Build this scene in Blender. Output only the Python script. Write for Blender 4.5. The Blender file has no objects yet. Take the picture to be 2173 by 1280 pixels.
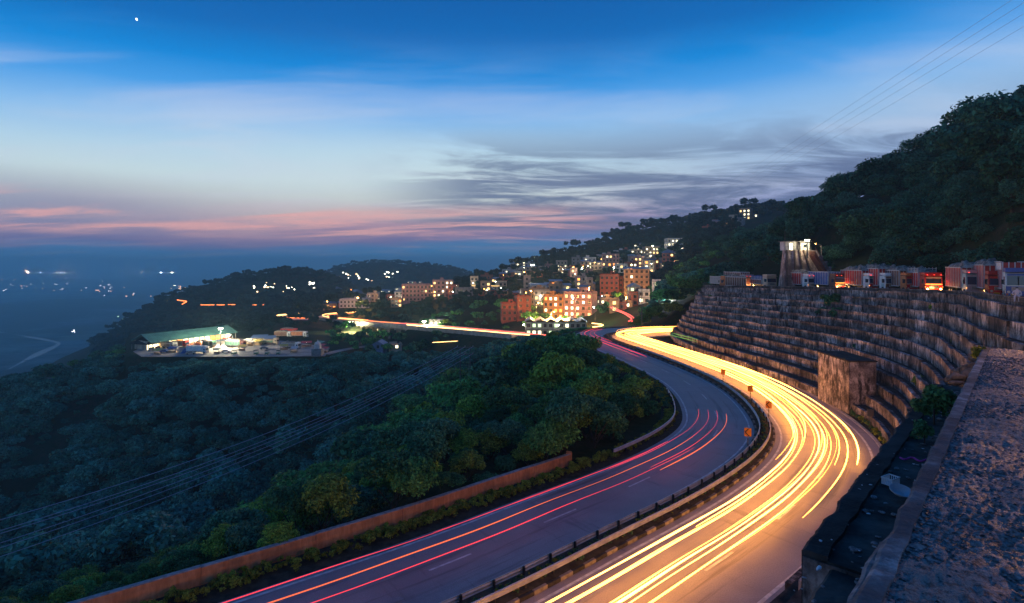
import bpy, bmesh, math, random
import numpy as np
from mathutils import Vector, Matrix, kdtree
R = random.Random(7)
sc = bpy.context.scene
C = sc.collection
# ------------------------------------------------------------------ camera, sky, light
CAM_Z = 17.0
FPX = 1150.0          # focal length in photo pixels (photo 2173 wide)
CX, CY = 1086.5, 560.0
cd = bpy.data.cameras.new('camera')
cd.sensor_width = 36.0
cd.lens = 36.0 * FPX / 2173.0
cd.shift_y = -80.0 / 2173.0
cd.clip_start = 0.1
cd.clip_end = 90000
cam = bpy.data.objects.new('camera', cd)
cam.location = (0, 0, CAM_Z)
cam.rotation_euler = (math.radians(90), 0, 0)
C.objects.link(cam)
sc.camera = cam
sc.view_settings.view_transform = 'Standard'
sc.view_settings.look = 'None'
sc.view_settings.exposure = 0.06
sc.view_settings.gamma = 1.0
sc.view_settings.use_curve_mapping = False
sc.render.engine = 'CYCLES'
cy = sc.cycles
cy.use_denoising = True
try: cy.denoiser = 'OPENIMAGEDENOISE'
except Exception: pass
cy.max_bounces = 5
cy.diffuse_bounces = 3
cy.glossy_bounces = 2
cy.transmission_bounces = 3
cy.transparent_max_bounces = 6
cy.volume_bounces = 2
cy.sample_clamp_direct = 0
cy.sample_clamp_indirect = 3.0
cy.use_light_tree = True
cy.caustics_reflective = False
cy.caustics_refractive = False

def N(nt, typ, **kw):
    n = nt.nodes.new(typ)
    for k, v in kw.items():
        if k.startswith('i_'):
            key = k[2:]
            key = int(key) if key.isdigit() else key.replace('_', ' ')
            n.inputs[key].default_value = v
        else:
            setattr(n, k, v)
    return n
def ramp(nt, stops, interp='LINEAR'):
    r = nt.nodes.new('ShaderNodeValToRGB')
    r.color_ramp.interpolation = interp
    el = r.color_ramp.elements
    while len(el) > 1: el.remove(el[-1])
    el[0].position = stops[0][0]; el[0].color = (*stops[0][1], 1)
    for p, c in stops[1:]:
        e = el.new(p); e.color = (*c, 1)
    return r
def math_n(nt, op, a, b=None, clamp=False):
    n = nt.nodes.new('ShaderNodeMath'); n.operation = op; n.use_clamp = clamp
    for i, v in enumerate((a, b)):
        if v is None: continue
        if isinstance(v, (int, float)): n.inputs[i].default_value = v
        else: nt.links.new(v, n.inputs[i])
    return n.outputs[0]
def mixc(nt, f, a, b, bt='MIX'):
    n = nt.nodes.new('ShaderNodeMix'); n.data_type = 'RGBA'; n.blend_type = bt
    for s, v in ((n.inputs[0], f), (n.inputs[6], a), (n.inputs[7], b)):
        if isinstance(v, (int, float)): s.default_value = v
        elif isinstance(v, tuple): s.default_value = (*v, 1) if len(v) == 3 else v
        else: nt.links.new(v, s)
    return n.outputs[2]
def mrange(nt, v, a, b, c=0.0, d=1.0, smooth=True):
    n = nt.nodes.new('ShaderNodeMapRange'); n.clamp = True
    if smooth: n.interpolation_type = 'SMOOTHSTEP'
    nt.links.new(v, n.inputs[0])
    for i, x in enumerate((a, b, c, d)): n.inputs[i + 1].default_value = x
    return n.outputs[0]

world = bpy.data.worlds.new('World')
sc.world = world
world.use_nodes = True
def build_sky():
    nt = world.node_tree; nt.nodes.clear(); L = nt.links.new
    out = N(nt, 'ShaderNodeOutputWorld'); bg = N(nt, 'ShaderNodeBackground')
    tc = N(nt, 'ShaderNodeTexCoord')
    sep = N(nt, 'ShaderNodeSeparateXYZ'); L(tc.outputs['Generated'], sep.inputs[0])
    z = sep.outputs[2]
    # cloud plane coordinates
    zz = math_n(nt, 'ADD', math_n(nt, 'MAXIMUM', z, 0.0), 0.09)
    cx = math_n(nt, 'DIVIDE', sep.outputs[0], zz); cyy = math_n(nt, 'DIVIDE', sep.outputs[1], zz)
    comb = N(nt, 'ShaderNodeCombineXYZ'); L(cx, comb.inputs[0]); L(cyy, comb.inputs[1])
    # slow warp of the bands
    n0 = N(nt, 'ShaderNodeTexNoise', i_Scale=0.35, i_Detail=3.0, i_Roughness=0.5); L(comb.outputs[0], n0.inputs['Vector'])
    warp = math_n(nt, 'MULTIPLY', math_n(nt, 'SUBTRACT', n0.outputs[0], 0.5), 0.07)
    tilt = math_n(nt, 'MULTIPLY', sep.outputs[0], -0.035)
    e = math_n(nt, 'ADD', math_n(nt, 'ADD', z, warp), tilt)
    base = ramp(nt, [(0.0, (.045, .25, .55)), (0.022, (.045, .25, .54)), (0.040, (.08, .22, .48)), (0.052, (.22, .17, .36)),
                     (0.070, (.42, .27, .38)), (0.092, (.60, .49, .50)), (0.12, (.62, .66, .64)), (0.155, (.60, .74, .77)), (0.20, (.45, .66, .82)), (0.25, (.24, .50, .84)),
                     (0.29, (.06, .33, .78)), (0.33, (.002, .23, .66)), (0.38, (.001, .135, .46)), (0.48, (.001, .075, .31)), (1.0, (.001, .06, .25))])
    L(e, base.inputs[0])
    col = base.outputs[0]
    # violet veil to the right
    rx = mrange(nt, sep.outputs[0], -0.05, 0.6)
    band = mrange(nt, z, 0.36, 0.08)
    col = mixc(nt, math_n(nt, 'MULTIPLY', math_n(nt, 'MULTIPLY', rx, band), 0.8), col, (.17, .31, .68))
    lowleft = math_n(nt, 'MULTIPLY', mrange(nt, sep.outputs[0], -.35, -.68), math_n(nt, 'MULTIPLY', mrange(nt, z, .15, .08), mrange(nt, z, .035, .05)))
    col = mixc(nt, math_n(nt, 'MULTIPLY', lowleft, .6), col, (.19, .22, .40))
    # high pale cirrus
    mp = N(nt, 'ShaderNodeMapping'); mp.inputs['Scale'].default_value = (0.55, 1.5, 1); mp.inputs['Rotation'].default_value = (0, 0, math.radians(-32))
    L(comb.outputs[0], mp.inputs[0])
    n1 = N(nt, 'ShaderNodeTexNoise', i_Scale=0.9, i_Detail=7.0, i_Roughness=0.55, i_Distortion=0.6); L(mp.outputs[0], n1.inputs['Vector'])
    c1 = mrange(nt, n1.outputs[0], 0.45, 0.72)
    c1 = math_n(nt, 'MULTIPLY', c1, mrange(nt, z, 0.40, 0.24))
    pale = mixc(nt, mrange(nt, z, 0.06, 0.13), (.72, .40, .42), (.62, .66, .80))
    col = mixc(nt, math_n(nt, 'MULTIPLY', c1, 0.45), col, pale)
    glow = math_n(nt, 'MULTIPLY', math_n(nt, 'MULTIPLY', mrange(nt, z, .08, .15), mrange(nt, z, .27, .17)), math_n(nt, 'MULTIPLY', mrange(nt, sep.outputs[0], -.75, -.35), mrange(nt, sep.outputs[0], .2, -.15)))
    col = mixc(nt, math_n(nt, 'MULTIPLY', glow, .32), col, (.66, .78, .80))
    # dark slate streaks, low and ahead to the right
    mp2 = N(nt, 'ShaderNodeMapping'); mp2.inputs['Scale'].default_value = (0.75, 1.7, 1); mp2.inputs['Rotation'].default_value = (0, 0, math.radians(24)); mp2.inputs['Location'].default_value = (2.3, 4.1, 0)
    L(comb.outputs[0], mp2.inputs[0])
    n2 = N(nt, 'ShaderNodeTexNoise', i_Scale=0.9, i_Detail=10.0, i_Roughness=0.66, i_Distortion=1.0); L(mp2.outputs[0], n2.inputs['Vector'])
    c2 = mrange(nt, n2.outputs[0], 0.36, 0.58)
    zone = math_n(nt, 'MULTIPLY', mrange(nt, sep.outputs[0], -0.30, -0.02), math_n(nt, 'MULTIPLY', mrange(nt, z, 0.27, 0.15), mrange(nt, z, 0.045, 0.075)))
    col = mixc(nt, math_n(nt, 'MULTIPLY', math_n(nt, 'MULTIPLY', c2, zone), 0.88), col, (.105, .145, .28))
    # rose streaks just over the horizon haze
    mp3 = N(nt, 'ShaderNodeMapping'); mp3.inputs['Scale'].default_value = (0.30, 0.9, 1); mp3.inputs['Location'].default_value = (7.3, 1.1, 0)
    L(comb.outputs[0], mp3.inputs[0])
    n3 = N(nt, 'ShaderNodeTexNoise', i_Scale=1.3, i_Detail=6.0, i_Roughness=0.6, i_Distortion=0.5); L(mp3.outputs[0], n3.inputs['Vector'])
    c3 = math_n(nt, 'MULTIPLY', mrange(nt, n3.outputs[0], 0.46, 0.62), math_n(nt, 'MULTIPLY', mrange(nt, z, 0.036, 0.055), mrange(nt, z, 0.115, 0.075)))
    c3 = math_n(nt, 'MULTIPLY', c3, mrange(nt, sep.outputs[0], 0.30, 0.02))
    col = mixc(nt, math_n(nt, 'MULTIPLY', c3, 0.95), col, (.92, .46, .42))
    L(col, bg.inputs[0]); bg.inputs[1].default_value = 1.05
    # the real atmosphere after sunset, faint, on top
    sky = N(nt, 'ShaderNodeTexSky'); sky.sky_type = 'NISHITA'; sky.sun_disc = False
    sky.sun_elevation = math.radians(-3.5); sky.sun_rotation = math.radians(-12)
    bg2 = N(nt, 'ShaderNodeBackground'); L(sky.outputs[0], bg2.inputs[0]); bg2.inputs[1].default_value = 0.05
    add = N(nt, 'ShaderNodeAddShader'); L(bg.outputs[0], add.inputs[0]); L(bg2.outputs[0], add.inputs[1])
    L(add.outputs[0], out.inputs[0])
build_sky()
world.cycles.sampling_method = 'MANUAL'
world.cycles.sample_map_resolution = 512
sd = bpy.data.lights.new('afterglow_sun', 'SUN')
sd.energy = 0.05; sd.angle = math.radians(25); sd.color = (1.0, .72, .62)
so = bpy.data.objects.new('afterglow_sun', sd); so.rotation_euler = (math.radians(84), 0, math.radians(192)); C.objects.link(so)

# ------------------------------------------------------------------ helpers
def at(px, py, Y):
    return Vector(((px - CX) / FPX * Y, Y, CAM_Z + (CY - py) / FPX * Y))
def gp(px, py, z=0.0):
    Y = (CAM_Z - z) * FPX / (py - CY)
    return Vector(((px - CX) / FPX * Y, Y, z))

def tag(o, label=None, cat=None, group=None, kind=None):
    if label: o['label'] = label
    if cat: o['category'] = cat
    if group: o['group'] = group
    if kind: o['kind'] = kind
    return o
def empty(name, loc, rz=0.0, label=None, cat=None, group=None):
    o = bpy.data.objects.new(name, None); C.objects.link(o)
    o.location = loc; o.rotation_euler = (0, 0, rz); o.empty_display_size = 0.5
    return tag(o, label, cat, group)
class MB:
    def __init__(s): s.v = []; s.f = []; s.m = []
    def add(s, vs, fs, mi=0):
        b = len(s.v); s.v.extend([tuple(q) for q in vs])
        for f in fs: s.f.append(tuple(b + i for i in f)); s.m.append(mi)
        return s
    def box(s, x0, x1, y0, y1, z0, z1, mi=0, M=None):
        vs = [(x0,y0,z0),(x1,y0,z0),(x1,y1,z0),(x0,y1,z0),(x0,y0,z1),(x1,y0,z1),(x1,y1,z1),(x0,y1,z1)]
        if M is not None: vs = [tuple(M @ Vector(q)) for q in vs]
        return s.add(vs, [(0,3,2,1),(4,5,6,7),(0,1,5,4),(1,2,6,5),(2,3,7,6),(3,0,4,7)], mi)
    def cyl(s, p0, p1, r0, r1=None, n=8, mi=0, caps=True):
        p0 = Vector(p0); p1 = Vector(p1); r1 = r0 if r1 is None else r1
        d = (p1 - p0).normalized(); a = d.orthogonal().normalized(); b = d.cross(a)
        vs = []
        for p, r in ((p0, r0), (p1, r1)):
            for k in range(n):
                t = 2 * math.pi * k / n
                vs.append(p + (a * math.cos(t) + b * math.sin(t)) * r)
        fs = [(k, (k + 1) % n, n + (k + 1) % n, n + k) for k in range(n)]
        if caps: fs += [tuple(reversed(range(n))), tuple(range(n, 2 * n))]
        return s.add(vs, fs, mi)
    def prism(s, pts, y0, y1, mi=0):   # polygon in XZ extruded along Y
        n = len(pts)
        vs = [(p[0], y0, p[1]) for p in pts] + [(p[0], y1, p[1]) for p in pts]
        fs = [(k, (k + 1) % n, n + (k + 1) % n, n + k) for k in range(n)] + [tuple(reversed(range(n))), tuple(range(n, 2 * n))]
        return s.add(vs, fs, mi)
    def mesh(s, name, mats, smooth=False):
        me = bpy.data.meshes.new(name); me.from_pydata(s.v, [], s.f)
        for m in (mats if isinstance(mats, (list, tuple)) else [mats]): me.materials.append(m)
        if len(me.materials) > 1: me.polygons.foreach_set('material_index', s.m)
        if smooth: me.polygons.foreach_set('use_smooth', [True] * len(me.polygons))
        me.validate(); me.update(); return me
    def build(s, name, mats, parent=None, smooth=False, loc=None, rz=0.0):
        return link(name, s.mesh(name, mats, smooth), parent, loc, rz)
def link(name, me, parent=None, loc=None, rz=0.0, scale=None):
    o = bpy.data.objects.new(name, me); C.objects.link(o)
    if parent is not None: o.parent = parent
    if loc is not None: o.location = loc
    if rz: o.rotation_euler = (0, 0, rz)
    if scale is not None: o.scale = scale
    return o
def fastmesh(name, V, F, mats, smooth=False):   # numpy verts (n,3), quads (m,4)
    me = bpy.data.meshes.new(name); V = np.asarray(V, dtype=np.float32); F = np.asarray(F, dtype=np.int32)
    k = F.shape[1]
    me.vertices.add(len(V)); me.vertices.foreach_set('co', V.ravel())
    me.loops.add(F.size); me.loops.foreach_set('vertex_index', F.ravel())
    me.polygons.add(len(F)); me.polygons.foreach_set('loop_start', np.arange(0, F.size, k, dtype=np.int32))
    try: me.polygons.foreach_set('loop_total', np.full(len(F), k, dtype=np.int32))
    except Exception: pass
    me.update(calc_edges=True)
    for m in (mats if isinstance(mats, (list, tuple)) else [mats]): me.materials.append(m)
    if smooth: me.polygons.foreach_set('use_smooth', np.ones(len(F), dtype=bool))
    return me
def copy_tree(o, parent=None):
    c = o.copy(); C.objects.link(c)
    if parent is not None: c.parent = parent
    for ch in KIDS.get(o.name, []) or [x for x in o.children]: copy_tree(ch, c)
    return c
KIDS = {}

def resample(pts, step):
    P = [Vector(p) for p in pts]; n = len(P); dense = []
    for i in range(n - 1):
        p0 = P[i - 1] if i else P[0] * 2 - P[1]; p1 = P[i]; p2 = P[i + 1]; p3 = P[i + 2] if i + 2 < n else P[-1] * 2 - P[-2]
        # centripetal catmull-rom
        def tj(ti, a, b): return ti + max((b - a).length, 1e-4) ** 0.5
        t0 = 0; t1 = tj(t0, p0, p1); t2 = tj(t1, p1, p2); t3 = tj(t2, p2, p3)
        for k in range(24):
            t = t1 + (t2 - t1) * k / 24
            A1 = p0 * ((t1 - t) / (t1 - t0)) + p1 * ((t - t0) / (t1 - t0)); A2 = p1 * ((t2 - t) / (t2 - t1)) + p2 * ((t - t1) / (t2 - t1)); A3 = p2 * ((t3 - t) / (t3 - t2)) + p3 * ((t - t2) / (t3 - t2))
            B1 = A1 * ((t2 - t) / (t2 - t0)) + A2 * ((t - t0) / (t2 - t0)); B2 = A2 * ((t3 - t) / (t3 - t1)) + A3 * ((t - t1) / (t3 - t1))
            dense.append(B1 * ((t2 - t) / (t2 - t1)) + B2 * ((t - t1) / (t2 - t1)))
    dense.append(P[-1])
    out = [dense[0]]; acc = 0
    for a, b in zip(dense, dense[1:]):
        d = (b - a).length
        while acc + d >= step and d > 1e-9:
            k = (step - acc) / d; a = a + (b - a) * k; out.append(a.copy()); d = (b - a).length; acc = 0
        acc += d
    if (out[-1] - dense[-1]).length > step * 0.3: out.append(dense[-1])
    return out
def normals(path):     # right-hand normals in plan
    n = len(path); out = []
    for i in range(n):
        d = path[min(i + 1, n - 1)] - path[max(i - 1, 0)]; d.z = 0; d.normalize()
        out.append(Vector((d.y, -d.x, 0)))
    return out
def offset(path, o):
    return [p + nn * o for p, nn in zip(path, normals(path))]
def smooth_path(path, it=4):
    P = [p.copy() for p in path]
    for _ in range(it):
        P = [P[0]] + [(P[i - 1] + P[i] * 2 + P[i + 1]) / 4 for i in range(1, len(P) - 1)] + [P[-1]]
    return P
def sweep(mb, path, prof, closed=True, mi=0, caps=True):
    ns = normals(path); k = len(prof); vs = []
    for p, nn in zip(path, ns):
        for (a, h) in prof: vs.append(p + nn * a + Vector((0, 0, h)))
    fs = []
    for i in range(len(path) - 1):
        for j in range(k if closed else k - 1):
            j2 = (j + 1) % k
            fs.append((i * k + j, i * k + j2, (i + 1) * k + j2, (i + 1) * k + j))
    if closed and caps: fs += [tuple(range(k)), tuple(reversed(range((len(path) - 1) * k, len(path) * k)))]
    return mb.add(vs, fs, mi)
def tube(mb, path, r, n=6, mi=0):
    return sweep(mb, path, [(math.cos(2 * math.pi * j / n) * r, math.sin(2 * math.pi * j / n) * r) for j in range(n)], True, mi)

# ------------------------------------------------------------------ materials
MATS = {}
def mat(name, col, rough=0.8, var=0.0, scale=3.0, spec=0.3, metal=0.0, bump=0.0, bscale=20.0, obj_var=0.0, detail=5.0):
    if name in MATS: return MATS[name]
    m = bpy.data.materials.new(name); m.use_nodes = True; nt = m.node_tree; b = nt.nodes['Principled BSDF']; L = nt.links.new
    b.inputs['Roughness'].default_value = rough; b.inputs['Metallic'].default_value = metal
    b.inputs['Specular IOR Level'].default_value = spec; b.inputs['Base Color'].default_value = (*col, 1)
    tc = N(nt, 'ShaderNodeTexCoord')
    c = None
    if var > 0:
        n = N(nt, 'ShaderNodeTexNoise', i_Scale=scale, i_Detail=detail, i_Roughness=0.6); L(tc.outputs['Object'], n.inputs['Vector'])
        f = mrange(nt, n.outputs[0], 0.3, 0.7)
        c = mixc(nt, f, tuple(max(0, x * (1 - var)) for x in col), tuple(min(1, x * (1 + var)) for x in col))
    if obj_var > 0:
        oi = N(nt, 'ShaderNodeObjectInfo'); v = mrange(nt, oi.outputs['Random'], 0, 1, 1 - obj_var, 1 + obj_var, False)
        hs = N(nt, 'ShaderNodeHueSaturation'); L(v, hs.inputs['Value'])
        if c is None: hs.inputs['Color'].default_value = (*col, 1)
        else: L(c, hs.inputs['Color'])
        c = hs.outputs[0]
    if c is not None: L(c, b.inputs['Base Color'])
    if bump > 0:
        n2 = N(nt, 'ShaderNodeTexNoise', i_Scale=bscale, i_Detail=4.0); L(tc.outputs['Object'], n2.inputs['Vector'])
        bp = N(nt, 'ShaderNodeBump', i_Strength=bump, i_Distance=0.05); L(n2.outputs[0], bp.inputs['Height']); L(bp.outputs[0], b.inputs['Normal'])
    MATS[name] = m; return m
def emis(name, col, strength, sample=True):
    if name in MATS: return MATS[name]
    m = bpy.data.materials.new(name); m.use_nodes = True; nt = m.node_tree; b = nt.nodes['Principled BSDF']
    b.inputs['Base Color'].default_value = (0.05, 0.05, 0.05, 1)
    b.inputs['Emission Color'].default_value = (*col, 1); b.inputs['Emission Strength'].default_value = strength
    if not sample: m.cycles.emission_sampling = 'NONE'
    MATS[name] = m; return m
# ------------------------------------------------------------------ key curves (metres; highway surface is z = 0)
A_pts = [(-24.0,8.5),(-11.0,18.0),(1.4,27.2),(5.75,31.0),(13.2,37.2),(19.1,42.9),(23.7,48.4),(27.0,54.0),(28.9,60.0),(30.3,67.0),(31.0,75.0),(30.6,83.0),(29.4,91.5),(27.6,101.5),(25.6,111.0),(24.0,118.5),
         (23.2,124.0),(24.3,129.0),(28.0,133.0),(34.0,135.8),(42.0,137.2),(54.0,138.5),(70.0,140.0)]
A_path = smooth_path(resample([(x, y, 0) for x, y in A_pts], 1.5), 6)
WF = [(70,128),(50,132),(40,131),(36.8,124),(35.6,112),(36.2,100),(38.4,86),(39.6,74),(39.4,66),(38.2,57.5),(35.0,49.5),(29.5,42),(23.5,35.5),(17.5,30),(11,24.5),(4,19),(-4,13)]
WT = [(86,150),(66,149),(52,144),(50.5,138),(54,127),(58,113),(61,100),(61.5,88),(60,78),(55.5,65),(47.5,53),(43.5,46),(41.2,40),(40.5,35),(41,30),(42,25),(44,20)]
WZ = [10.3,10.3,10.4,10.6,11.0,11.4,11.8,12.1,12.4,12.8,13.1,13.3,13.4,13.5,13.5,13.5,13.5]
wf = resample([(x, y, 0) for x, y in WF], 1.0); wt_dense = resample([(x, y, z) for (x, y), z in zip(WT, WZ)], 1.0)
def lerp_path(path, u):
    t = u * (len(path) - 1); i = min(int(t), len(path) - 2); k = t - i
    return path[i] * (1 - k) + path[i + 1] * k
# parameterise both by control index so they pair up
def by_index(pts, n_per=10):
    P = [Vector(p) for p in pts]; out = []
    for i in range(len(P) - 1):
        p0 = P[max(i - 1, 0)]; p1 = P[i]; p2 = P[i + 1]; p3 = P[min(i + 2, len(P) - 1)]
        for k in range(n_per):
            t = k / n_per
            out.append(0.5 * ((2 * p1) + (p2 - p0) * t + (2 * p0 - 5 * p1 + 4 * p2 - p3) * t * t + (3 * p1 - p0 - 3 * p2 + p3) * t ** 3))
    out.append(P[-1]); return out
foot_c = smooth_path(by_index([(x, y, 0) for x, y in WF]), 8)
top_c = smooth_path(by_index([(x, y, z) for (x, y), z in zip(WT, WZ)]), 8)
NT = 12
def tier_curve(v):
    return [f.lerp(t, v) for f, t in zip(foot_c, top_c)]

# ------------------------------------------------------------------ terrain sheet
far_road_pts = [(-10.5,-99.0)]
FAR = [at(1290,706,150), at(1235,712,172), at(1180,718,195), at(1120,713.5,232), at(1050,707,252), at(1000,702.5,266), at(960,699,276), at(920,696,286), at(880,692.5,300), at(840,689,316), at(800,686,334), at(760,682,352), at(720,678.5,368), at(696,675.5,380),
       at(688,672,392), at(700,669,402), at(730,667,410), at(770,665,418), at(830,662,428)]
FAR_L = [at(688,678.5,384), at(640,678,400), at(600,676.5,412), at(584,674,420), at(596,671.5,430), at(625,670,440), at(640,668,455)]
far_road = smooth_path(resample(FAR, 3.0), 3)
far_road_l = smooth_path(resample(FAR_L, 3.0), 2)
COLS = {
 -1400: [(3,-2),(20,-6),(60,-40),(150,-90),(400,-150),(1200,-250),(60000,-250)],
 -300: [(3,-1),(18,-1),(30,-8),(60,-30),(100,-55),(155,-75),(250,-58),(320,-100),(600,-190),(1200,-250),(60000,-250)],
 0: [(15,-.3),(26,-.5),(30,-3),(40,-9),(60,-22),(80,-34),(100,-46),(130,-62),(155,-68),(185,-60),(225,-48),(252,-43),(280,-54),(320,-80),(400,-115),(600,-150),(800,-165),(1000,-205),(1300,-250),(2400,-250),(3000,-205),(3700,-250),(6000,-250),(7500,-190),(9500,-250),(60000,-250)],
 150: [(24,-.3),(30,-2),(40,-8),(60,-20),(80,-32),(100,-44),(130,-60),(150,-64),(180,-56),(220,-42),(250,-32.5),(285,-35),(320,-58),(400,-88),(500,-100),(700,-97),(850,-130),(1250,-250),(2600,-250),(3400,-200),(4200,-250),(6500,-250),(8000,-200),(10000,-250),(60000,-250)],
 240: [(24,-.3),(31,-2),(40,-7),(60,-19),(80,-31),(100,-43),(130,-59),(150,-62),(180,-53),(220,-39),(245,-31),(285,-30),(320,-46),(400,-70),(500,-82),(700,-72),(850,-100),(1250,-235),(1500,-250),(2800,-250),(3500,-215),(4500,-250),(6000,-250),(7500,-205),(9000,-250),(60000,-250)],
 290: [(25,-.3),(32,-2),(40,-6),(60,-18),(80,-30),(100,-42),(125,-56),(145,-60),(180,-50),(220,-38),(243,-29),(252,-25),(320,-25),(350,-36),(400,-56),(500,-66),(600,-62),(730,-50),(900,-80),(1200,-200),(1600,-250),(3000,-250),(4000,-205),(5200,-250),(60000,-250)],
 340: [(25,-.3),(32,-2),(40,-6),(60,-18),(80,-30),(100,-42),(125,-56),(145,-59),(180,-49),(220,-38),(243,-29),(252,-25),(330,-25),(360,-36),(400,-50),(500,-60),(600,-52),(760,-33),(900,-60),(1200,-190),(1600,-250),(60000,-250)],
 420: [(25,-.3),(33,-2),(42,-6),(60,-17),(80,-29),(100,-41),(125,-54),(145,-57),(180,-48),(220,-36),(243,-28),(252,-25),(330,-25),(365,-34),(420,-48),(500,-52),(600,-38),(760,-18),(900,-40),(1300,-180),(1800,-250),(60000,-250)],
 500: [(26,-.3),(33,-1.8),(44,-7),(60,-16),(80,-28),(100,-40),(122,-51),(142,-54),(175,-47),(215,-35),(243,-27),(252,-25),(330,-25),(380,-30),(430,-40),(500,-44),(600,-28),(780,-3),(900,-15),(1300,-140),(2000,-250),(60000,-250)],
 580: [(26,-.3),(33.5,-1.5),(45,-7),(60,-15),(80,-26),(100,-38),(120,-48),(140,-52),(170,-46),(210,-34),(240,-27),(250,-25),(300,-24.5),(340,-24.5),(380,-24),(425,-23),(480,-32),(560,-30),(650,-15),(780,6),(900,0),(1100,-60),(1600,-80),(2200,-200),(3000,-250),(60000,-250)],
 650: [(28,-.3),(34.5,-1.2),(45,-5.5),(60,-13),(80,-23),(100,-34),(120,-44),(140,-48),(170,-43),(210,-33),(238,-27),(250,-25),(300,-24.5),(340,-24),(380,-23),(440,-23),(500,-27),(580,-27),(680,-8),(800,11),(900,2),(1100,-40),(1500,-25),(1900,-90),(3000,-250),(60000,-250)],
 720: [(29,-.3),(35.5,-1),(46,-4.2),(60,-10),(80,-19),(100,-30),(120,-40),(140,-43),(170,-40),(210,-32),(235,-27),(250,-26),(300,-25.5),(340,-25),(380,-23.5),(420,-21),(450,-16),(520,-22),(680,-22),(800,-6),(950,-30),(1200,-28),(1450,4),(1600,12),(1900,-50),(3000,-250),(60000,-250)],
 800: [(31,-.3),(37,-.8),(50,-4),(62,-8.5),(80,-16),(100,-26),(120,-36),(140,-40),(170,-37),(210,-31),(240,-28),(280,-28),(330,-28),(370,-24),(400,-16),(440,-9),(480,-14),(600,-50),(800,-60),(1100,-38),(1400,5),(1600,33),(1900,-40),(3000,-250),(60000,-250)],
 900: [(34,-.2),(40,-.8),(52,-3),(65,-7),(80,-12.5),(100,-22),(120,-32),(140,-36),(170,-33),(210,-30),(240,-28),(270,-27),(300,-25),(330,-19),(370,-15.5),(400,-13),(450,-6),(500,-12),(650,-45),(900,-50),(1300,0),(1600,18),(1900,-40),(3000,-250),(60000,-250)],
 1000: [(38,-.2),(46,-.5),(55,-1.5),(68,-3.5),(80,-5),(92,-8),(110,-17),(130,-25),(160,-29),(200,-28),(240,-25),(262,-20),(300,-15),(360,-8),(420,-2),(470,0),(520,-6),(700,-30),(1200,-20),(1600,-8),(2000,-60),(3000,-250),(60000,-250)],
 1100: [(42,-.2),(55,-.5),(70,-1),(85,-2),(100,-3.5),(120,-7),(140,-13),(170,-20),(205,-19),(235,-15.3),(265,-15),(290,-14.5),(330,-8),(380,-2),(420,2),(500,8),(600,12),(700,5),(1000,-50),(3000,-250),(60000,-250)],
 1200: [(50,-.1),(70,-.2),(90,-.5),(110,-1),(130,-3),(150,-8),(180,-12),(220,-14),(260,-14),(300,-11),(340,-6),(380,0),(420,3),(480,9),(560,22),(620,29),(720,10),(1000,-30),(3000,-250),(60000,-250)],
 1300: [(60,0),(138,0),(150,-3),(175,-8),(220,-10),(260,-10),(300,-8),(340,-4),(380,1),(430,7),(500,19),(580,40),(650,50),(750,30),(1000,0),(3000,-200),(60000,-250)],
 1400: [(60,0),(142,0),(160,2),(200,3),(250,-1),(300,-3),(340,0),(400,9),(450,17),(520,33),(600,54),(650,61),(750,50),(1000,20),(3000,-200),(60000,-250)],
 1480: [(60,0),(132,0),(150,9),(170,8),(200,8),(250,10),(320,15),(400,28),(500,48),(600,66),(650,71),(750,60),(1000,30),(3000,-200),(60000,-250)],
 1560: [(60,0),(100,0),(130,9),(165,10.4),(185,13),(220,19),(300,26),(400,36),(500,58),(600,75),(650,80),(800,60),(3000,-200),(60000,-250)],
 1650: [(70,0),(100,11),(125,11.5),(150,14),(180,21),(220,24),(260,26),(300,27),(400,46),(550,74),(650,86),(800,60),(3000,-200),(60000,-250)],
 1750: [(66,0),(95,11.5),(112,11.7),(125,16),(150,24),(200,38),(250,40),(300,42),(380,38),(600,60),(650,70),(900,30),(3000,-200),(60000,-250)],
 1850: [(60,0),(80,12),(98,12.2),(110,17),(140,28),(180,40),(230,46),(280,53),(350,46),(600,50),(3000,-200),(60000,-250)],
 1950: [(50,0),(77,12.5),(92,12.7),(105,19),(130,31),(170,46),(210,51),(250,59),(320,52),(600,50),(3000,-200),(60000,-250)],
 2050: [(40,5),(60,12.9),(76,13),(88,20),(110,31),(150,48),(190,54),(230,62),(300,56),(600,50),(3000,-200),(60000,-250)],
 2173: [(3,8),(42,13.4),(58,13.5),(68,20),(90,30),(120,43),(160,55),(200,67),(270,60),(600,50),(3000,-200),(60000,-250)],
 2400: [(3,12),(30,13.4),(46,13.5),(60,20),(90,36),(130,57),(180,82),(260,84),(600,60),(3000,-200),(60000,-250)],
 3400: [(3,12),(20,13.4),(32,13.5),(50,24),(90,46),(150,78),(300,90),(1000,60),(3000,-200),(60000,-250)],
}
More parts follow.
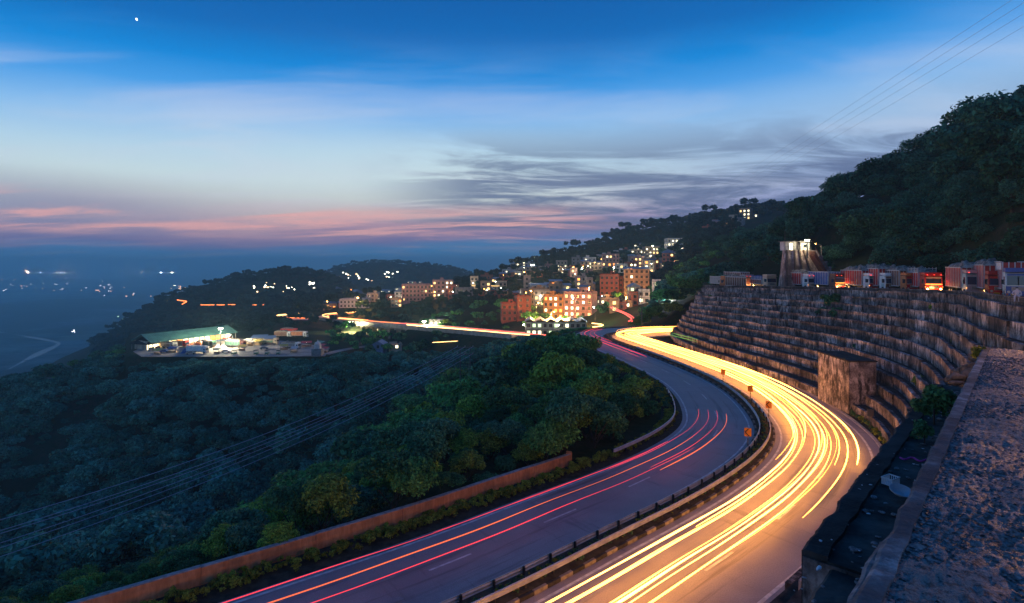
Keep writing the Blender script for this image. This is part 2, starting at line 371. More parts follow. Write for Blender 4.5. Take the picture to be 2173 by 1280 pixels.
def build_heights():
    pxs = np.concatenate([np.arange(-1400, -300, 40), np.arange(-300, 2400, 8), np.arange(2400, 3401, 40)]).astype(float)
    lys = np.concatenate([np.arange(math.log(3), math.log(400), 0.013), np.arange(math.log(400), math.log(60000), 0.03)])
    keys = sorted(COLS); prof = np.array([np.interp(lys, [math.log(y) for y, _ in COLS[k]], [z for _, z in COLS[k]]) for k in keys])
    Z = np.zeros((len(lys), len(pxs)))
    for i in range(len(lys)): Z[i] = np.interp(pxs, keys, prof[:, i])
    for _ in range(5):   # soften the creases
        Z[1:-1] = (Z[:-2] + 2 * Z[1:-1] + Z[2:]) / 4
    for _ in range(14):
        Z[:, 1:-1] = (Z[:, :-2] + 2 * Z[:, 1:-1] + Z[:, 2:]) / 4
    YY = np.exp(lys)[:, None] * np.ones((1, len(pxs))); XX = (pxs[None, :] - CX) / FPX * YY
    from mathutils import noise
    for i in range(len(lys)):      # uneven ground
        y = math.exp(lys[i])
        if y < 22: continue
        for j in range(len(pxs)):
            x = XX[i, j]; z = Z[i, j]
            if 95 < y < 250 and pxs[j] < 1050:      # gullies running down the valley side
                f = min(1, (y - 95) / 40, (250 - y) / 40, (1050 - pxs[j]) / 150)
                q = x * .045 + y * .020 + .8 * noise.noise(Vector((x / 60, y / 60, 2)))
                z += f * (5.5 * (abs(math.sin(q)) - .6) + 2.5 * (abs(math.sin(q * 2.3 + 1)) - .6)) ; Z[i, j] = z
            k = min(1.0, max(0.0, (y - 22) / 40)); far = min(1.0, y / 500)
            amp = 1.0 * k + 7.0 * far * (1 if z > -200 else 0.15) * (1 if y < 2500 else 0)
            Z[i, j] = z + amp * noise.noise(Vector((x / (14 + 90 * far), y / (14 + 90 * far), 3.1))) + 0.35 * amp * noise.noise(Vector((x / (5 + 30 * far), y / (5 + 30 * far), 9.7)))
    return pxs, lys, XX, YY, Z
pxs, lys, XX, YY, ZZ = build_heights()
def anchors():
    P = []   # (x, y, z, inner, outer)
    ns = normals(A_path)
    for p, nn in zip(A_path, ns):
        for o in np.arange(-12.0, 9.5, 1.0):
            q = p + nn * float(o); P.append((q.x, q.y, -0.12, 1.0, 7.0))
    for k in range(0, 41):
        v = k / 40
        for p in tier_curve(v)[::2]:
            zt = p.z if v > 0 else -0.1
            P.append((p.x, p.y, zt - 1.6 if 0 < v < 1 else zt - 0.15, 1.0, 5.0))
    tn = normals(top_c)
    for p, nn in list(zip(top_c, tn))[::2]:
        for o in np.arange(0, 10, 1.5):
            q = p - nn * float(o); P.append((q.x, q.y, p.z - 0.12, 1.0, 4.0))
    for path, w in ((far_road, 5), (far_road_l, 5)):
        for p in path:
            if 296 < p.y < 350 : continue       # the viaduct spans this stretch
            P.append((p.x, p.y, p.z - 1.0, w, 18.0))
    for px in range(285, 690, 6):
        for y in np.arange(250, 332, 3.0):
            x = (px - CX) / FPX * y
            P.append((x, y, -25.0, 2.0, 8.0))
    return P
ANCH = anchors()
def apply_anchors():
    kd = kdtree.KDTree(len(ANCH))
    for i, a in enumerate(ANCH): kd.insert((a[0], a[1], 0), i)
    kd.balance()
    for i in range(len(lys)):
        y = math.exp(lys[i])
        if y > 480: break
        for j in range(len(pxs)):
            co, idx, d = kd.find((XX[i, j], y, 0))
            a = ANCH[idx]
            if d < a[4]:
                t = max(0.0, (d - a[3]) / (a[4] - a[3])); t = t * t * (3 - 2 * t)
                ZZ[i, j] = a[2] * (1 - t) + ZZ[i, j] * t
apply_anchors()
def ground(x, y):
    y = max(y, 3.01); ly = math.log(y); px = x / y * FPX + CX
    i = int(np.searchsorted(lys, ly)) - 1; j = int(np.searchsorted(pxs, px)) - 1
    i = min(max(i, 0), len(lys) - 2); j = min(max(j, 0), len(pxs) - 2)
    a = min(max((ly - lys[i]) / (lys[i + 1] - lys[i]), 0), 1); b = min(max((px - pxs[j]) / (pxs[j + 1] - pxs[j]), 0), 1)
    return float((ZZ[i, j] * (1 - b) + ZZ[i, j + 1] * b) * (1 - a) + (ZZ[i + 1, j] * (1 - b) + ZZ[i + 1, j + 1] * b) * a)
def hit(px, py, y0=150.0, y1=40000.0):     # where the line of sight meets the land beyond y0
    y = y0
    while y < y1:
        p = at(px, py, y)
        if ground(p.x, y) >= p.z: return Vector((p.x, y, ground(p.x, y)))
        y *= 1.006
    return None

m_terr = bpy.data.materials.new('hill_earth')
def terr_mat():
    m = m_terr; m.use_nodes = True; nt = m.node_tree; b = nt.nodes['Principled BSDF']; L = nt.links.new
    g = N(nt, 'ShaderNodeNewGeometry')
    n1 = N(nt, 'ShaderNodeTexNoise', i_Scale=0.05, i_Detail=8.0, i_Roughness=0.65); L(g.outputs['Position'], n1.inputs['Vector'])
    n2 = N(nt, 'ShaderNodeTexNoise', i_Scale=0.7, i_Detail=8.0, i_Roughness=0.7); L(g.outputs['Position'], n2.inputs['Vector'])
    c = mixc(nt, mrange(nt, n1.outputs[0], .42, .62), (.030, .045, .018), (.075, .048, .032))
    c = mixc(nt, mrange(nt, n2.outputs[0], .35, .65), c, (.018, .035, .012))
    # fields and scrub on the far plain
    sep = N(nt, 'ShaderNodeSeparateXYZ'); L(g.outputs['Position'], sep.inputs[0])
    v = N(nt, 'ShaderNodeTexVoronoi', i_Scale=0.004); L(g.outputs['Position'], v.inputs['Vector'])
    n5 = N(nt, 'ShaderNodeTexNoise', i_Scale=.0016, i_Detail=9.0, i_Roughness=.7); L(g.outputs['Position'], n5.inputs['Vector'])
    fld = mixc(nt, mrange(nt, n5.outputs[0], .42, .58), (.012, .025, .02), (.22, .25, .22))
    fld = mixc(nt, 0.4, fld, v.outputs['Color'], 'MULTIPLY')
    c = mixc(nt, mrange(nt, sep.outputs[2], -215, -240), c, fld)
    L(c, b.inputs['Base Color']); b.inputs['Roughness'].default_value = .95; b.inputs['Specular IOR Level'].default_value = .1
    bp = N(nt, 'ShaderNodeBump', i_Strength=.8, i_Distance=.3); L(n2.outputs[0], bp.inputs['Height']); L(bp.outputs[0], b.inputs['Normal'])
terr_mat()
def build_terrain():
    nr, nc = ZZ.shape
    V = np.stack([XX, YY, ZZ], -1).reshape(-1, 3)
    idx = np.arange(nr * nc).reshape(nr, nc)
    F = np.stack([idx[:-1, :-1], idx[:-1, 1:], idx[1:, 1:], idx[1:, :-1]], -1).reshape(-1, 4)
    o = link('terrain', fastmesh('terrain', V, F, m_terr, True)); tag(o, kind='structure')
build_terrain()

# river down on the plain
m_water = mat('river_water', (.03, .06, .08), rough=.35, spec=.6)
def river():
    pts = [gp(px, py, -249.3) for px, py in ((-190,690),(-60,698),(0,705),(50,713),(100,722),(126,729),(112,737),(92,746),(72,756),(40,772),(5,790),(-60,815),(-200,850))]
    p = smooth_path(resample(pts, 25), 2); mb = MB(); ns = normals(p); vs = []; 
    for i, (q, nn) in enumerate(zip(p, ns)):
        w = 7 + 4 * math.sin(i * .35) + 3 * math.sin(i * .13 + 1)
        vs += [q - nn * w, q + nn * w]
    mb.add(vs, [(2*i, 2*i+1, 2*i+3, 2*i+2) for i in range(len(p) - 1)])
    tag(mb.build('river', m_water), kind='structure')
river()

# haze
def haze():
    m = bpy.data.materials.new('haze_air'); m.use_nodes = True; nt = m.node_tree; nt.nodes.clear()
    o = N(nt, 'ShaderNodeOutputMaterial'); v = N(nt, 'ShaderNodeVolumePrincipled')
    v.inputs['Color'].default_value = (.6, .98, 1.0, 1); v.inputs['Density'].default_value = HAZE; v.inputs['Anisotropy'].default_value = 0.0
    nt.links.new(v.outputs[0], o.inputs['Volume'])
    mb = MB(); mb.box(-60000, 60000, -400, 62000, -262, 150)
    h = mb.build('haze', m); tag(h, kind='stuff'); return h
HAZE = 0.00026
haze()
# ------------------------------------------------------------------ highway
m_asph = bpy.data.materials.new('asphalt')
def asph():
    m = m_asph; m.use_nodes = True; nt = m.node_tree; b = nt.nodes['Principled BSDF']; L = nt.links.new
    g = N(nt, 'ShaderNodeNewGeometry')
    n1 = N(nt, 'ShaderNodeTexNoise', i_Scale=0.25, i_Detail=6.0, i_Roughness=.6); L(g.outputs['Position'], n1.inputs['Vector'])
    n2 = N(nt, 'ShaderNodeTexNoise', i_Scale=14.0, i_Detail=3.0); L(g.outputs['Position'], n2.inputs['Vector'])
    c = mixc(nt, mrange(nt, n1.outputs[0], .35, .65), (.28, .245, .245), (.37, .33, .33))
    c = mixc(nt, mrange(nt, n2.outputs[0], .3, .7, 0, .5), c, (.20, .175, .175))
    uv = N(nt, 'ShaderNodeUVMap'); uv.uv_map = 'along'
    mpu = N(nt, 'ShaderNodeMapping'); mpu.inputs['Scale'].default_value = (1.0, .035, 1); L(uv.outputs[0], mpu.inputs[0])
    n3 = N(nt, 'ShaderNodeTexNoise', i_Scale=1.6, i_Detail=7.0, i_Roughness=.7); L(mpu.outputs[0], n3.inputs['Vector'])
    c = mixc(nt, mrange(nt, n3.outputs[0], .52, .66, 0, .55), c, (.085, .07, .068))
    mpv = N(nt, 'ShaderNodeMapping'); mpv.inputs['Scale'].default_value = (.12, .9, 1); mpv.inputs['Location'].default_value = (4, 9, 0); L(uv.outputs[0], mpv.inputs[0])
    n4 = N(nt, 'ShaderNodeTexNoise', i_Scale=.6, i_Detail=6.0, i_Roughness=.75); L(mpv.outputs[0], n4.inputs['Vector'])
    c = mixc(nt, mrange(nt, n4.outputs[0], .56, .68, 0, .45), c, (.075, .065, .065))
    L(c, b.inputs['Base Color'])
    L(mrange(nt, n1.outputs[0], .3, .7, .48, .62), b.inputs['Roughness']); b.inputs['Specular IOR Level'].default_value = .55
    bp = N(nt, 'ShaderNodeBump', i_Strength=.25, i_Distance=.02); L(n2.outputs[0], bp.inputs['Height']); L(bp.outputs[0], b.inputs['Normal'])
asph()
m_white = mat('road_paint', (.62, .60, .58), rough=.7, var=.25, scale=2.0)
m_conc = mat('old_concrete', (.26, .235, .215), rough=.9, var=.35, scale=1.5, bump=.5, bscale=12)
m_kerb_w = mat('kerb_white_paint', (.22, .19, .16), rough=.85, var=.35, scale=3, obj_var=.2)
m_kerb_b = mat('kerb_black_paint', (.035, .032, .03), rough=.8, var=.4, scale=3)
m_soil = mat('verge_soil', (.045, .038, .024), rough=.95, var=.5, scale=2)
m_galv = mat('galvanised_steel', (.55, .54, .52), rough=.4, metal=.3, var=.2, scale=1.5)
m_galv_d = mat('dark_steel', (.05, .05, .06), rough=.5, metal=.5, var=.3, scale=2)
road = empty('highway', (0, 0, 0)); tag(road, kind='structure')
def strip(name, path, o0, o1, z, m, parent, n=1):
    ns = normals(path); vs = []
    for p, nn in zip(path, ns):
        for k in range(n + 1):
            vs.append(p + nn * (o0 + (o1 - o0) * k / n) + Vector((0, 0, z)))
    w = n + 1; fs = [(i*w+k, i*w+k+1, (i+1)*w+k+1, (i+1)*w+k) for i in range(len(path) - 1) for k in range(n)]
    mb = MB(); mb.add(vs, fs); o = mb.build(name, m, parent)
    uv = o.data.uv_layers.new(name='along'); acc = [0.0]
    for a, b in zip(path, path[1:]): acc.append(acc[-1] + (b - a).length)
    for lp in o.data.loops:
        i, k = divmod(lp.vertex_index, w); uv.data[lp.index].uv = (o0 + (o1 - o0) * k / n, acc[i])
    return o
strip('carriageway', A_path, -0.55, 8.1, 0.0, m_asph, road, 12)
strip('carriageway', A_path, -9.6, -2.45, 0.0, m_asph, road, 10)
strip('edge_line', A_path, -0.12, 0.06, 0.004, m_white, road)
strip('edge_line', A_path, 7.1, 7.3, 0.004, m_white, road)
strip('edge_line', A_path, -3.0, -2.85, 0.004, m_white, road)
strip('edge_line', A_path, -9.2, -9.02, 0.004, m_white, road)
def dashes():
    for off in (3.9, -5.9):
        p = offset(A_path, off); s = 0
        i = 3 if off > 0 else 1
        while i + 2 < len(p):
            strip('lane_dash', p[i:i + 3], -.07, .07, 0.004, m_white, road); i += 6
dashes()
# concrete shoulder kerb strip on the outer edge of the right carriageway
m_edge = mat('pale_kerb_concrete', (.42, .37, .33), rough=.85, var=.3, scale=2)
mb = MB(); sweep(mb, A_path, [(8.1, -.1), (8.1, .05), (8.42, .06), (8.42, -.1)]); mb.build('edge_kerb', m_edge, road)
# median
med = empty('median_strip', (0, 0, 0)); tag(med, kind='structure')
mb = MB(); sweep(mb, A_path, [(-2.30, -.1), (-2.25, .2), (-1.5, .27), (-.8, .2), (-.75, -.1)]); mb.build('soil_bed', m_soil, med)
def kerbs():
    kerb = MB().box(-.095, .095, -.46, .46, -.05, .20)
    me_w = kerb.mesh('kerb_stone', m_kerb_w); me_b = MB().box(-.095, .095, -.46, .46, -.05, .20).mesh('kerb_stone_dark', m_kerb_b)
    for off in (-.66, -2.34):
        p = resample(offset(A_path, off), 0.96)
        for i in range(len(p) - 1):
            if p[i].y < 20 or p[i].y > 133: continue
            d = p[i + 1] - p[i]; o = link('kerb_stone', me_w if i % 2 else me_b, med, p[i] + d / 2, math.atan2(-d.x, d.y))
            o.rotation_euler.x = R.uniform(-.02, .02); o.location.z += R.uniform(-.012, .012)
kerbs()
# guard rails: two beams along the median, one on the left verge
WB = [(-.02,.45),(.05,.48),(.05,.55),(-.01,.60),(-.01,.63),(.05,.68),(.05,.75),(-.02,.78),(-.035,.78),(.03,.74),(.03,.69),(-.03,.63),(-.03,.60),(.03,.54),(.03,.49),(-.035,.45)]
def guardrail(path, label, m_beam, flip=1, gap=2):
    g = empty('guardrail', path[0]); tag(g, label, 'guardrail', None)
    inv = -path[0]
    mb = MB(); sweep(mb, [p + inv for p in path], [(a * flip, h) for a, h in WB]); mb.build('beam', m_beam, g)
    post = MB().box(-.06, .06, -.05, .05, -.1, .80).box(-.02, .02, -.07, .07, .4, .7).mesh('post', m_galv_d)
    ps = resample(path, 2.0)
    for i in range(0, len(ps) - 1):
        d = ps[i + 1] - ps[i]; nn = Vector((d.y, -d.x, 0)).normalized()
        link('post', post, g, ps[i] + inv - nn * .10 * flip, math.atan2(-d.x, d.y))
def sub(path, ya, yb):
    return [p for p in path if ya <= p.y <= yb and p.x < 40]
guardrail(sub(offset(A_path, -1.0), 17, 66), 'steel guardrail on the median beside the yellow headlight trails', m_galv, 1)
guardrail(sub(offset(A_path, -1.95), 17, 108), 'steel guardrail on the median beside the left carriageway', m_galv, -1)
gl = sub(offset(A_path, -10.4), 47.0, 72)
guardrail(gl, 'short steel guardrail between the left carriageway bend and the trees', m_galv, 1)
# left verge and parapet wall
strip('verge', A_path, -11.9, -9.6, -0.01, m_soil, road, 1)
strip('verge', A_path, 8.42, 9.9, -0.01, m_soil, road, 1)
m_par = bpy.data.materials.new('headlight_tinted_concrete')  # orange of the passing headlights is painted into the concrete colour
def par_mat():
    m = m_par; m.use_nodes = True; nt = m.node_tree; b = nt.nodes['Principled BSDF']; L = nt.links.new
    g = N(nt, 'ShaderNodeNewGeometry'); mp = N(nt, 'ShaderNodeMapping'); mp.inputs['Scale'].default_value = (1, 1, .22); L(g.outputs['Position'], mp.inputs[0])
    n = N(nt, 'ShaderNodeTexNoise', i_Scale=4.0, i_Detail=7.0, i_Roughness=.65); L(mp.outputs[0], n.inputs['Vector'])
    n2 = N(nt, 'ShaderNodeTexNoise', i_Scale=.6, i_Detail=4.0); L(g.outputs['Position'], n2.inputs['Vector'])
    c = mixc(nt, mrange(nt, n.outputs[0], .35, .68), (.62, .22, .08), (.80, .34, .15))
    c = mixc(nt, mrange(nt, n2.outputs[0], .5, .68, 0, .6), c, (.24, .11, .06))
    L(c, b.inputs['Base Color']); b.inputs['Roughness'].default_value = .9
    bp = N(nt, 'ShaderNodeBump', i_Strength=.5, i_Distance=.04); L(n.outputs[0], bp.inputs['Height']); L(bp.outputs[0], b.inputs['Normal'])
par_mat()
def parapet():
    p = sub(offset(A_path, -12.0), 10, 46.2)
    w = empty('parapet_wall', p[0]); tag(w, 'long low concrete wall painted with orange headlight glow along the left edge of the highway', 'wall')
    q = [x - p[0] for x in p]; i = 0; k = 0
    m_cap = mat('wall_cap', (.30, .28, .28), rough=.9, var=.3)
    while i < len(q) - 1:
        seg = q[i:i + 5]
        if len(seg) < 2: break
        d0 = (seg[1] - seg[0]).normalized(); d1 = (seg[-1] - seg[-2]).normalized()
        seg = [seg[0] + d0 * .012] + seg[1:-1] + [seg[-1] - d1 * .012]
        dz = R.uniform(-.015, .015)
        mb = MB(); sweep(mb, seg, [(-.13, -.4), (-.13, .90 + dz), (.13, .90 + dz), (.16, -.4)]); mb.build('wall_section', m_par, w)
        mb = MB(); sweep(mb, seg, [(-.16, .903 + dz), (-.14, .95 + dz), (.14, .95 + dz), (.16, .903 + dz)]); mb.build('coping', m_cap, w)
        i += 4
    e = q[-1]; mb = MB(); mb.box(e.x - .25, e.x + .2, e.y - .1, e.y + .35, -.4, 1.02); mb.build('end_pillar', m_par, w)
parapet()

# ------------------------------------------------------------------ light left by passing traffic
def trail_mat(name, col, s): return emis(name, col, s)
T_HEAD = trail_mat('headlight_glow', (1.0, .36, .048), 13.5)
T_HEAD2 = trail_mat('headlight_glow_pale', (1.0, .40, .065), 13.5)
T_TAIL = trail_mat('taillight_glow', (1.0, .05, .07), 1.3)
T_TAIL2 = trail_mat('taillight_glow_orange', (1.0, .16, .05), 1.2)
T_IND = trail_mat('green_marker_glow', (.25, .9, .15), 0.8)
def vary_tube(mb, pts, r, ph):
    ns = normals(pts); vs = []; n = 5
    for i, (p, nn) in enumerate(zip(pts, ns)):
        e = min(1, (i + .3) / 2, (len(pts) - i - .7) / 2) ** .5
        rr_ = r * e * (1 + .35 * math.sin(i * .21 + ph * 9) + .2 * math.sin(i * .53 + ph * 5)); bounce = .02 * math.sin(i * .9 + ph * 7)
        for j in range(n):
            a = 2 * math.pi * j / n; vs.append(p + nn * math.cos(a) * rr_ + Vector((0, 0, math.sin(a) * rr_ + bounce)))
    fs = [(i*n + j, i*n + (j+1) % n, (i+1)*n + (j+1) % n, (i+1)*n + j) for i in range(len(pts) - 1) for j in range(n)]
    mb.add(vs, fs + [tuple(range(n)), tuple(reversed(range((len(pts) - 1) * n, len(pts) * n)))])
def run(off0, h, ya, yb, r, m, name='headlight_trail', wob=.25, ph=0.0, far_end=True, label=None, group=None, cat='light trail'):
    ns = normals(A_path); pts = []
    far = False
    for i, (p, nn) in enumerate(zip(A_path, ns)):
        if i > 10 and p.y > 131 and p.x > 30: far = True
        if p.y < ya: continue
        if p.y > yb or (p.x > 44 and off0 > 0) or (p.x > 27 and p.y > 128 and off0 < 0): break
        o = off0 + wob * math.sin(i * .045 + ph)
        pts.append(p + nn * o + Vector((0, 0, h)))
    if len(pts) < 3: return
    mb = MB(); vary_tube(mb, pts, r * (1.0 if off0 > 0 else 1.0), ph)
    return tag(mb.build(name, m), label, cat, group)
HG = 'headlight trails along the right carriageway'
H = [(.9,.65,5,200,.036,0.),(1.55,.66,5,200,.034,0.2),(1.3,.62,34,200,.036,1.0),
     (2.95,.64,5,200,.046,.4),(3.45,.75,5,200,.044,.7),(4.0,.66,5,200,.026,.9),
     (5.9,.66,47.5,200,.052,.2),(5.2,.66,38,200,.034,.6),(4.7,.8,46,200,.036,1.1),(2.3,1.4,48,200,.024,2.4),(.75,.7,50.5,200,.046,0.),(4.2,1.25,60,200,.026,1.4),
     (1.1,.9,5,200,.015,.15),(1.8,1.0,5,200,.016,.35),(3.2,1.1,5,200,.016,.45),(3.7,1.0,5,200,.014,.8),(2.65,.6,5,200,.013,.6),(4.3,.95,5,120,.011,.3),(5.6,.9,54,200,.018,.4),(.95,1.3,44,200,.014,.6)]
for k, (o, h, ya, yb, r, ph) in enumerate(H):
    run(o, h, ya, yb, r, T_HEAD if k % 3 else T_HEAD2, ph=ph, wob=.28, label='long yellow headlight trail curving along the right carriageway', group=HG)
TG = 'red taillight trails along the left carriageway'
for o, h, ya, yb, r, m, ph in ((-8.25,.75,5,45,.022,T_TAIL,0),(-8.05,.9,26,42,.014,T_TAIL,.3),(-6.9,.8,5,47,.028,T_TAIL2,.5),(-5.7,.8,5,45,.022,T_TAIL,.4),
                               (-5.1,.8,38,58.3,.045,T_TAIL2,1.0),(-6.0,.75,38,58.5,.022,T_TAIL,1.0),(-6.9,.75,38,58.7,.022,T_TAIL,1.0),(-7.9,.8,36,59,.018,T_TAIL,1.0),
                               (-5.3,.8,95,200,.05,T_TAIL,0),(-6.5,.8,95,200,.05,T_TAIL,.5),(-7.4,.8,110,200,.035,T_TAIL2,.9),(-4.3,.9,112,200,.03,T_TAIL,.9)):
    far = ya > 80
    run(o, h, ya, yb, r, m, name='taillight_trail', wob=.2, ph=ph, label='red taillight trail at the far bend of the left carriageway' if far else 'thin red taillight trail running along the left carriageway', group='taillight trails at the far bend' if far else TG)
run(7.6, 2.2, 100, 118, .03, T_IND, name='marker_light_trail', label='short green marker light trail beside the wall at the far bend', ph=0, wob=0)
run(7.9, 2.6, 100, 113, .03, T_IND, name='marker_light_trail', label='shorter green light trail just above the other green one', ph=0, wob=0)
# ------------------------------------------------------------------ terraced retaining wall
def stain_mat(name, lo, hi, dark, obj_var=.26, streak=.6):
    m = bpy.data.materials.new(name); m.use_nodes = True; nt = m.node_tree; b = nt.nodes['Principled BSDF']; L = nt.links.new
    g = N(nt, 'ShaderNodeNewGeometry')
    mp = N(nt, 'ShaderNodeMapping'); mp.inputs['Scale'].default_value = (1.5, 1.5, .5); L(g.outputs['Position'], mp.inputs[0])
    n = N(nt, 'ShaderNodeTexNoise', i_Scale=1.3, i_Detail=8.0, i_Roughness=.7); L(mp.outputs[0], n.inputs['Vector'])
    n2 = N(nt, 'ShaderNodeTexNoise', i_Scale=.35, i_Detail=6.0, i_Roughness=.65); L(g.outputs['Position'], n2.inputs['Vector'])
    n3 = N(nt, 'ShaderNodeTexNoise', i_Scale=6.0, i_Detail=5.0, i_Roughness=.7); L(g.outputs['Position'], n3.inputs['Vector'])
    c = mixc(nt, mrange(nt, n3.outputs[0], .3, .7), lo, hi)
    c = mixc(nt, mrange(nt, n.outputs[0], .46, .60, 0, streak + .3), c, dark)
    c = mixc(nt, mrange(nt, n2.outputs[0], .45, .62, 0, .75), c, dark)
    wh = math_n(nt, 'MULTIPLY', mrange(nt, n2.outputs[0], .49, .40), mrange(nt, n.outputs[0], .52, .44, 0, .75))
    c = mixc(nt, wh, c, tuple(min(1, x * 1.5) for x in hi))
    oi = N(nt, 'ShaderNodeObjectInfo'); hs = N(nt, 'ShaderNodeHueSaturation'); L(mrange(nt, oi.outputs['Random'], 0, 1, 1 - obj_var * 2, 1 + obj_var, False), hs.inputs['Value']); L(c, hs.inputs['Color'])
    L(hs.outputs[0], b.inputs['Base Color']); b.inputs['Roughness'].default_value = .92; b.inputs['Specular IOR Level'].default_value = .2
    bp = N(nt, 'ShaderNodeBump', i_Strength=.7, i_Distance=.06); L(n3.outputs[0], bp.inputs['Height']); L(bp.outputs[0], b.inputs['Normal'])
    MATS[name] = m; return m
m_block = stain_mat('stained_concrete', (.20, .165, .15), (.46, .40, .375), (.030, .025, .027))
m_dirt = mat('ledge_dirt', (.035, .032, .03), rough=.95, var=.6, scale=1.5, bump=.6)
wall = empty('retaining_wall', (36, 60, 0)); tag(wall, 'tall terraced concrete retaining wall curving above the highway below the trucks', 'retaining wall')
WO = -Vector((36, 60, 0))
def build_wall():
    # stepped core
    curves = [tier_curve(i / NT) for i in range(NT + 1)]
    n = len(foot_c); vs = []; fs = []
    for i in range(NT):
        lo = curves[i]; hi = curves[i + 1]
        b = len(vs)
        for a, c in zip(lo, hi):
            z0 = a.z - (.8 if i == 0 else .3); z1 = c.z
            vs += [Vector((a.x, a.y, z0)) + WO, Vector((a.x, a.y, z1)) + WO, Vector((c.x, c.y, z1)) + WO]
        for k in range(n - 1):
            fs += [(b + 3*k, b + 3*k + 1, b + 3*(k+1) + 1, b + 3*(k+1)), (b + 3*k + 1, b + 3*k + 2, b + 3*(k+1) + 2, b + 3*(k+1) + 1)]
    mb = MB(); mb.add(vs, fs); mb.build('stepped_core', m_dirt, wall)
    # face panels
    me = MB().box(-.5, .5, -.30, .06, 0, 1.0).mesh('concrete_panel', m_block)
    cand = []
    for i in range(NT):
        path = resample(curves[i], .5); ztop = [c.z for c in curves[i + 1]]
        k = R.randint(0, 3); row_jog = 0
        while k < len(path) - 3:
            step = R.choice((5, 6, 7, 8, 9))
            k2 = min(k + step, len(path) - 1)
            a, b = path[k], path[k2]
            if a.x < 41.9 + 60 and b.y > 24 and not (a.x > 60 and a.y > 133):
                L_ = (b - a).length; mid = (a + b) / 2; d = (b - a)
                hgt = (curves[i + 1][min(int(k / len(path) * n), n - 1)].z - a.z) + .08
                if mid.y > 78:       # the far stretch is more broken up
                    hgt *= R.uniform(.93, 1.03); out = R.uniform(0, .32) if R.random() < .6 else 0
                else: out = R.uniform(-.03, .12); hgt *= R.uniform(.9, 1.04)
                cand.append((mid, d, L_ - .035, hgt + R.uniform(-.03, .03), out, a.z))
            k = k2
    cand.sort(key=lambda c: c[0].y)
    rest = MB()
    for q, (mid, d, L_, hgt, out, z) in enumerate(cand):
        d = d.copy(); d.z = 0; d.normalize(); nn = Vector((d.y, -d.x, 0))      # path runs far to near: right normal faces the road side? choose side toward foot
        loc = Vector((mid.x, mid.y, z - .04)) + WO + nn * (.02 + out)
        rz = math.atan2(d.y, d.x)
        if q < 300:
            o = link('concrete_panel', me, wall, loc, rz, (L_, 1 + out * 1.2, hgt)); o.rotation_euler.x = R.uniform(-.015, .015)
        else:
            M = Matrix.Translation(loc) @ Matrix.Rotation(rz, 4, 'Z') @ Matrix.Diagonal((L_, 1 + out * 1.2, hgt, 1))
            rest.box(-.5, .5, -.30, .06, 0, 1, 0, M)
    if rest.v: tag(rest.build('far_concrete_panels', m_block, wall), kind='stuff')
build_wall()
# buttress block standing in front of the wall
def buttress():
    cx_, cy_ = 38.1, 61.3
    b = empty('concrete_buttress', (cx_, cy_, 0)); tag(b, 'massive square concrete block jutting from the terraced wall beside the road', 'buttress')
    b.rotation_euler = (0, 0, math.radians(-3))
    mb = MB(); mb.box(0, 3.0, 0, 6.8, -.5, 5.9); mb.build('block', m_block, b)
    mb = MB(); mb.box(-.08, 3.1, -.08, 6.9, 5.905, 6.05); mb.build('top_slab', m_dirt, b)
    for x in (2.3, 4.7):
        mb = MB(); mb.box(-.004, .02, x - .03, x + .03, .2, 5.7); mb.build('joint', m_dirt, b)
buttress()
# brick parapet along the upper road
m_brick = stain_mat('weathered_brick', (.20, .13, .11), (.34, .24, .20), (.06, .045, .04), .25, .3)
def brick_parapet():
    t = [p for p in offset(top_c, 0.15) if p.x < 66 and p.y > 24]
    p0 = t[0]; w = empty('brick_parapet', p0); tag(w, 'low brick parapet wall on top of the terraces in front of the trucks', 'wall')
    q = [p - p0 for p in t]
    mb = MB(); sweep(mb, q, [(-.12, -.2), (-.12, .80), (.12, .80), (.12, -.2)]); mb.build('wall_core', m_dirt, w)
    mb = MB(); sweep(mb, q, [(-.2, .803), (-.2, .90), (.2, .90), (.2, .803)]); mb.build('coping', m_brick, w)
    me = MB().box(-.5, .5, -.5, .5, 0, .175).mesh('brick', m_brick)
    rest = MB(); cand = []
    pp = resample(q, .48)
    for row in range(4):
        for i in range(len(pp) - 1):
            s = .5 if row % 2 else 0
            a = pp[i].lerp(pp[i + 1], s); d = (pp[i + 1] - pp[i]).normalized()
            cand.append((a, d, row))
    cand.sort(key=lambda c: (c[0] + p0).length)
    for k, (a, d, row) in enumerate(cand):
        nn = Vector((d.y, -d.x, 0)); loc = a + Vector((0, 0, .0 + row * .20)) + nn * (R.uniform(-.012, .012))
        rz = math.atan2(d.y, d.x)
        if k < 280: link('brick', me, w, loc, rz, (.45, .30, 1))
        else:
            M = Matrix.Translation(loc) @ Matrix.Rotation(rz, 4, 'Z') @ Matrix.Diagonal((.45, .30, 1, 1)); rest.box(-.5, .5, -.5, .5, 0, .175, 0, M)
    tag(rest.build('far_bricks', m_brick, w), kind='stuff')
brick_parapet()
# upper road
up = [p for p in top_c]
strip('upper_road', up, -10.5, -.1, 0.03, mat('dusty_asphalt', (.09, .08, .075), rough=.85, var=.3, scale=.5, bump=.3), None, 4)
tag(bpy.data.objects['upper_road'], kind='structure')
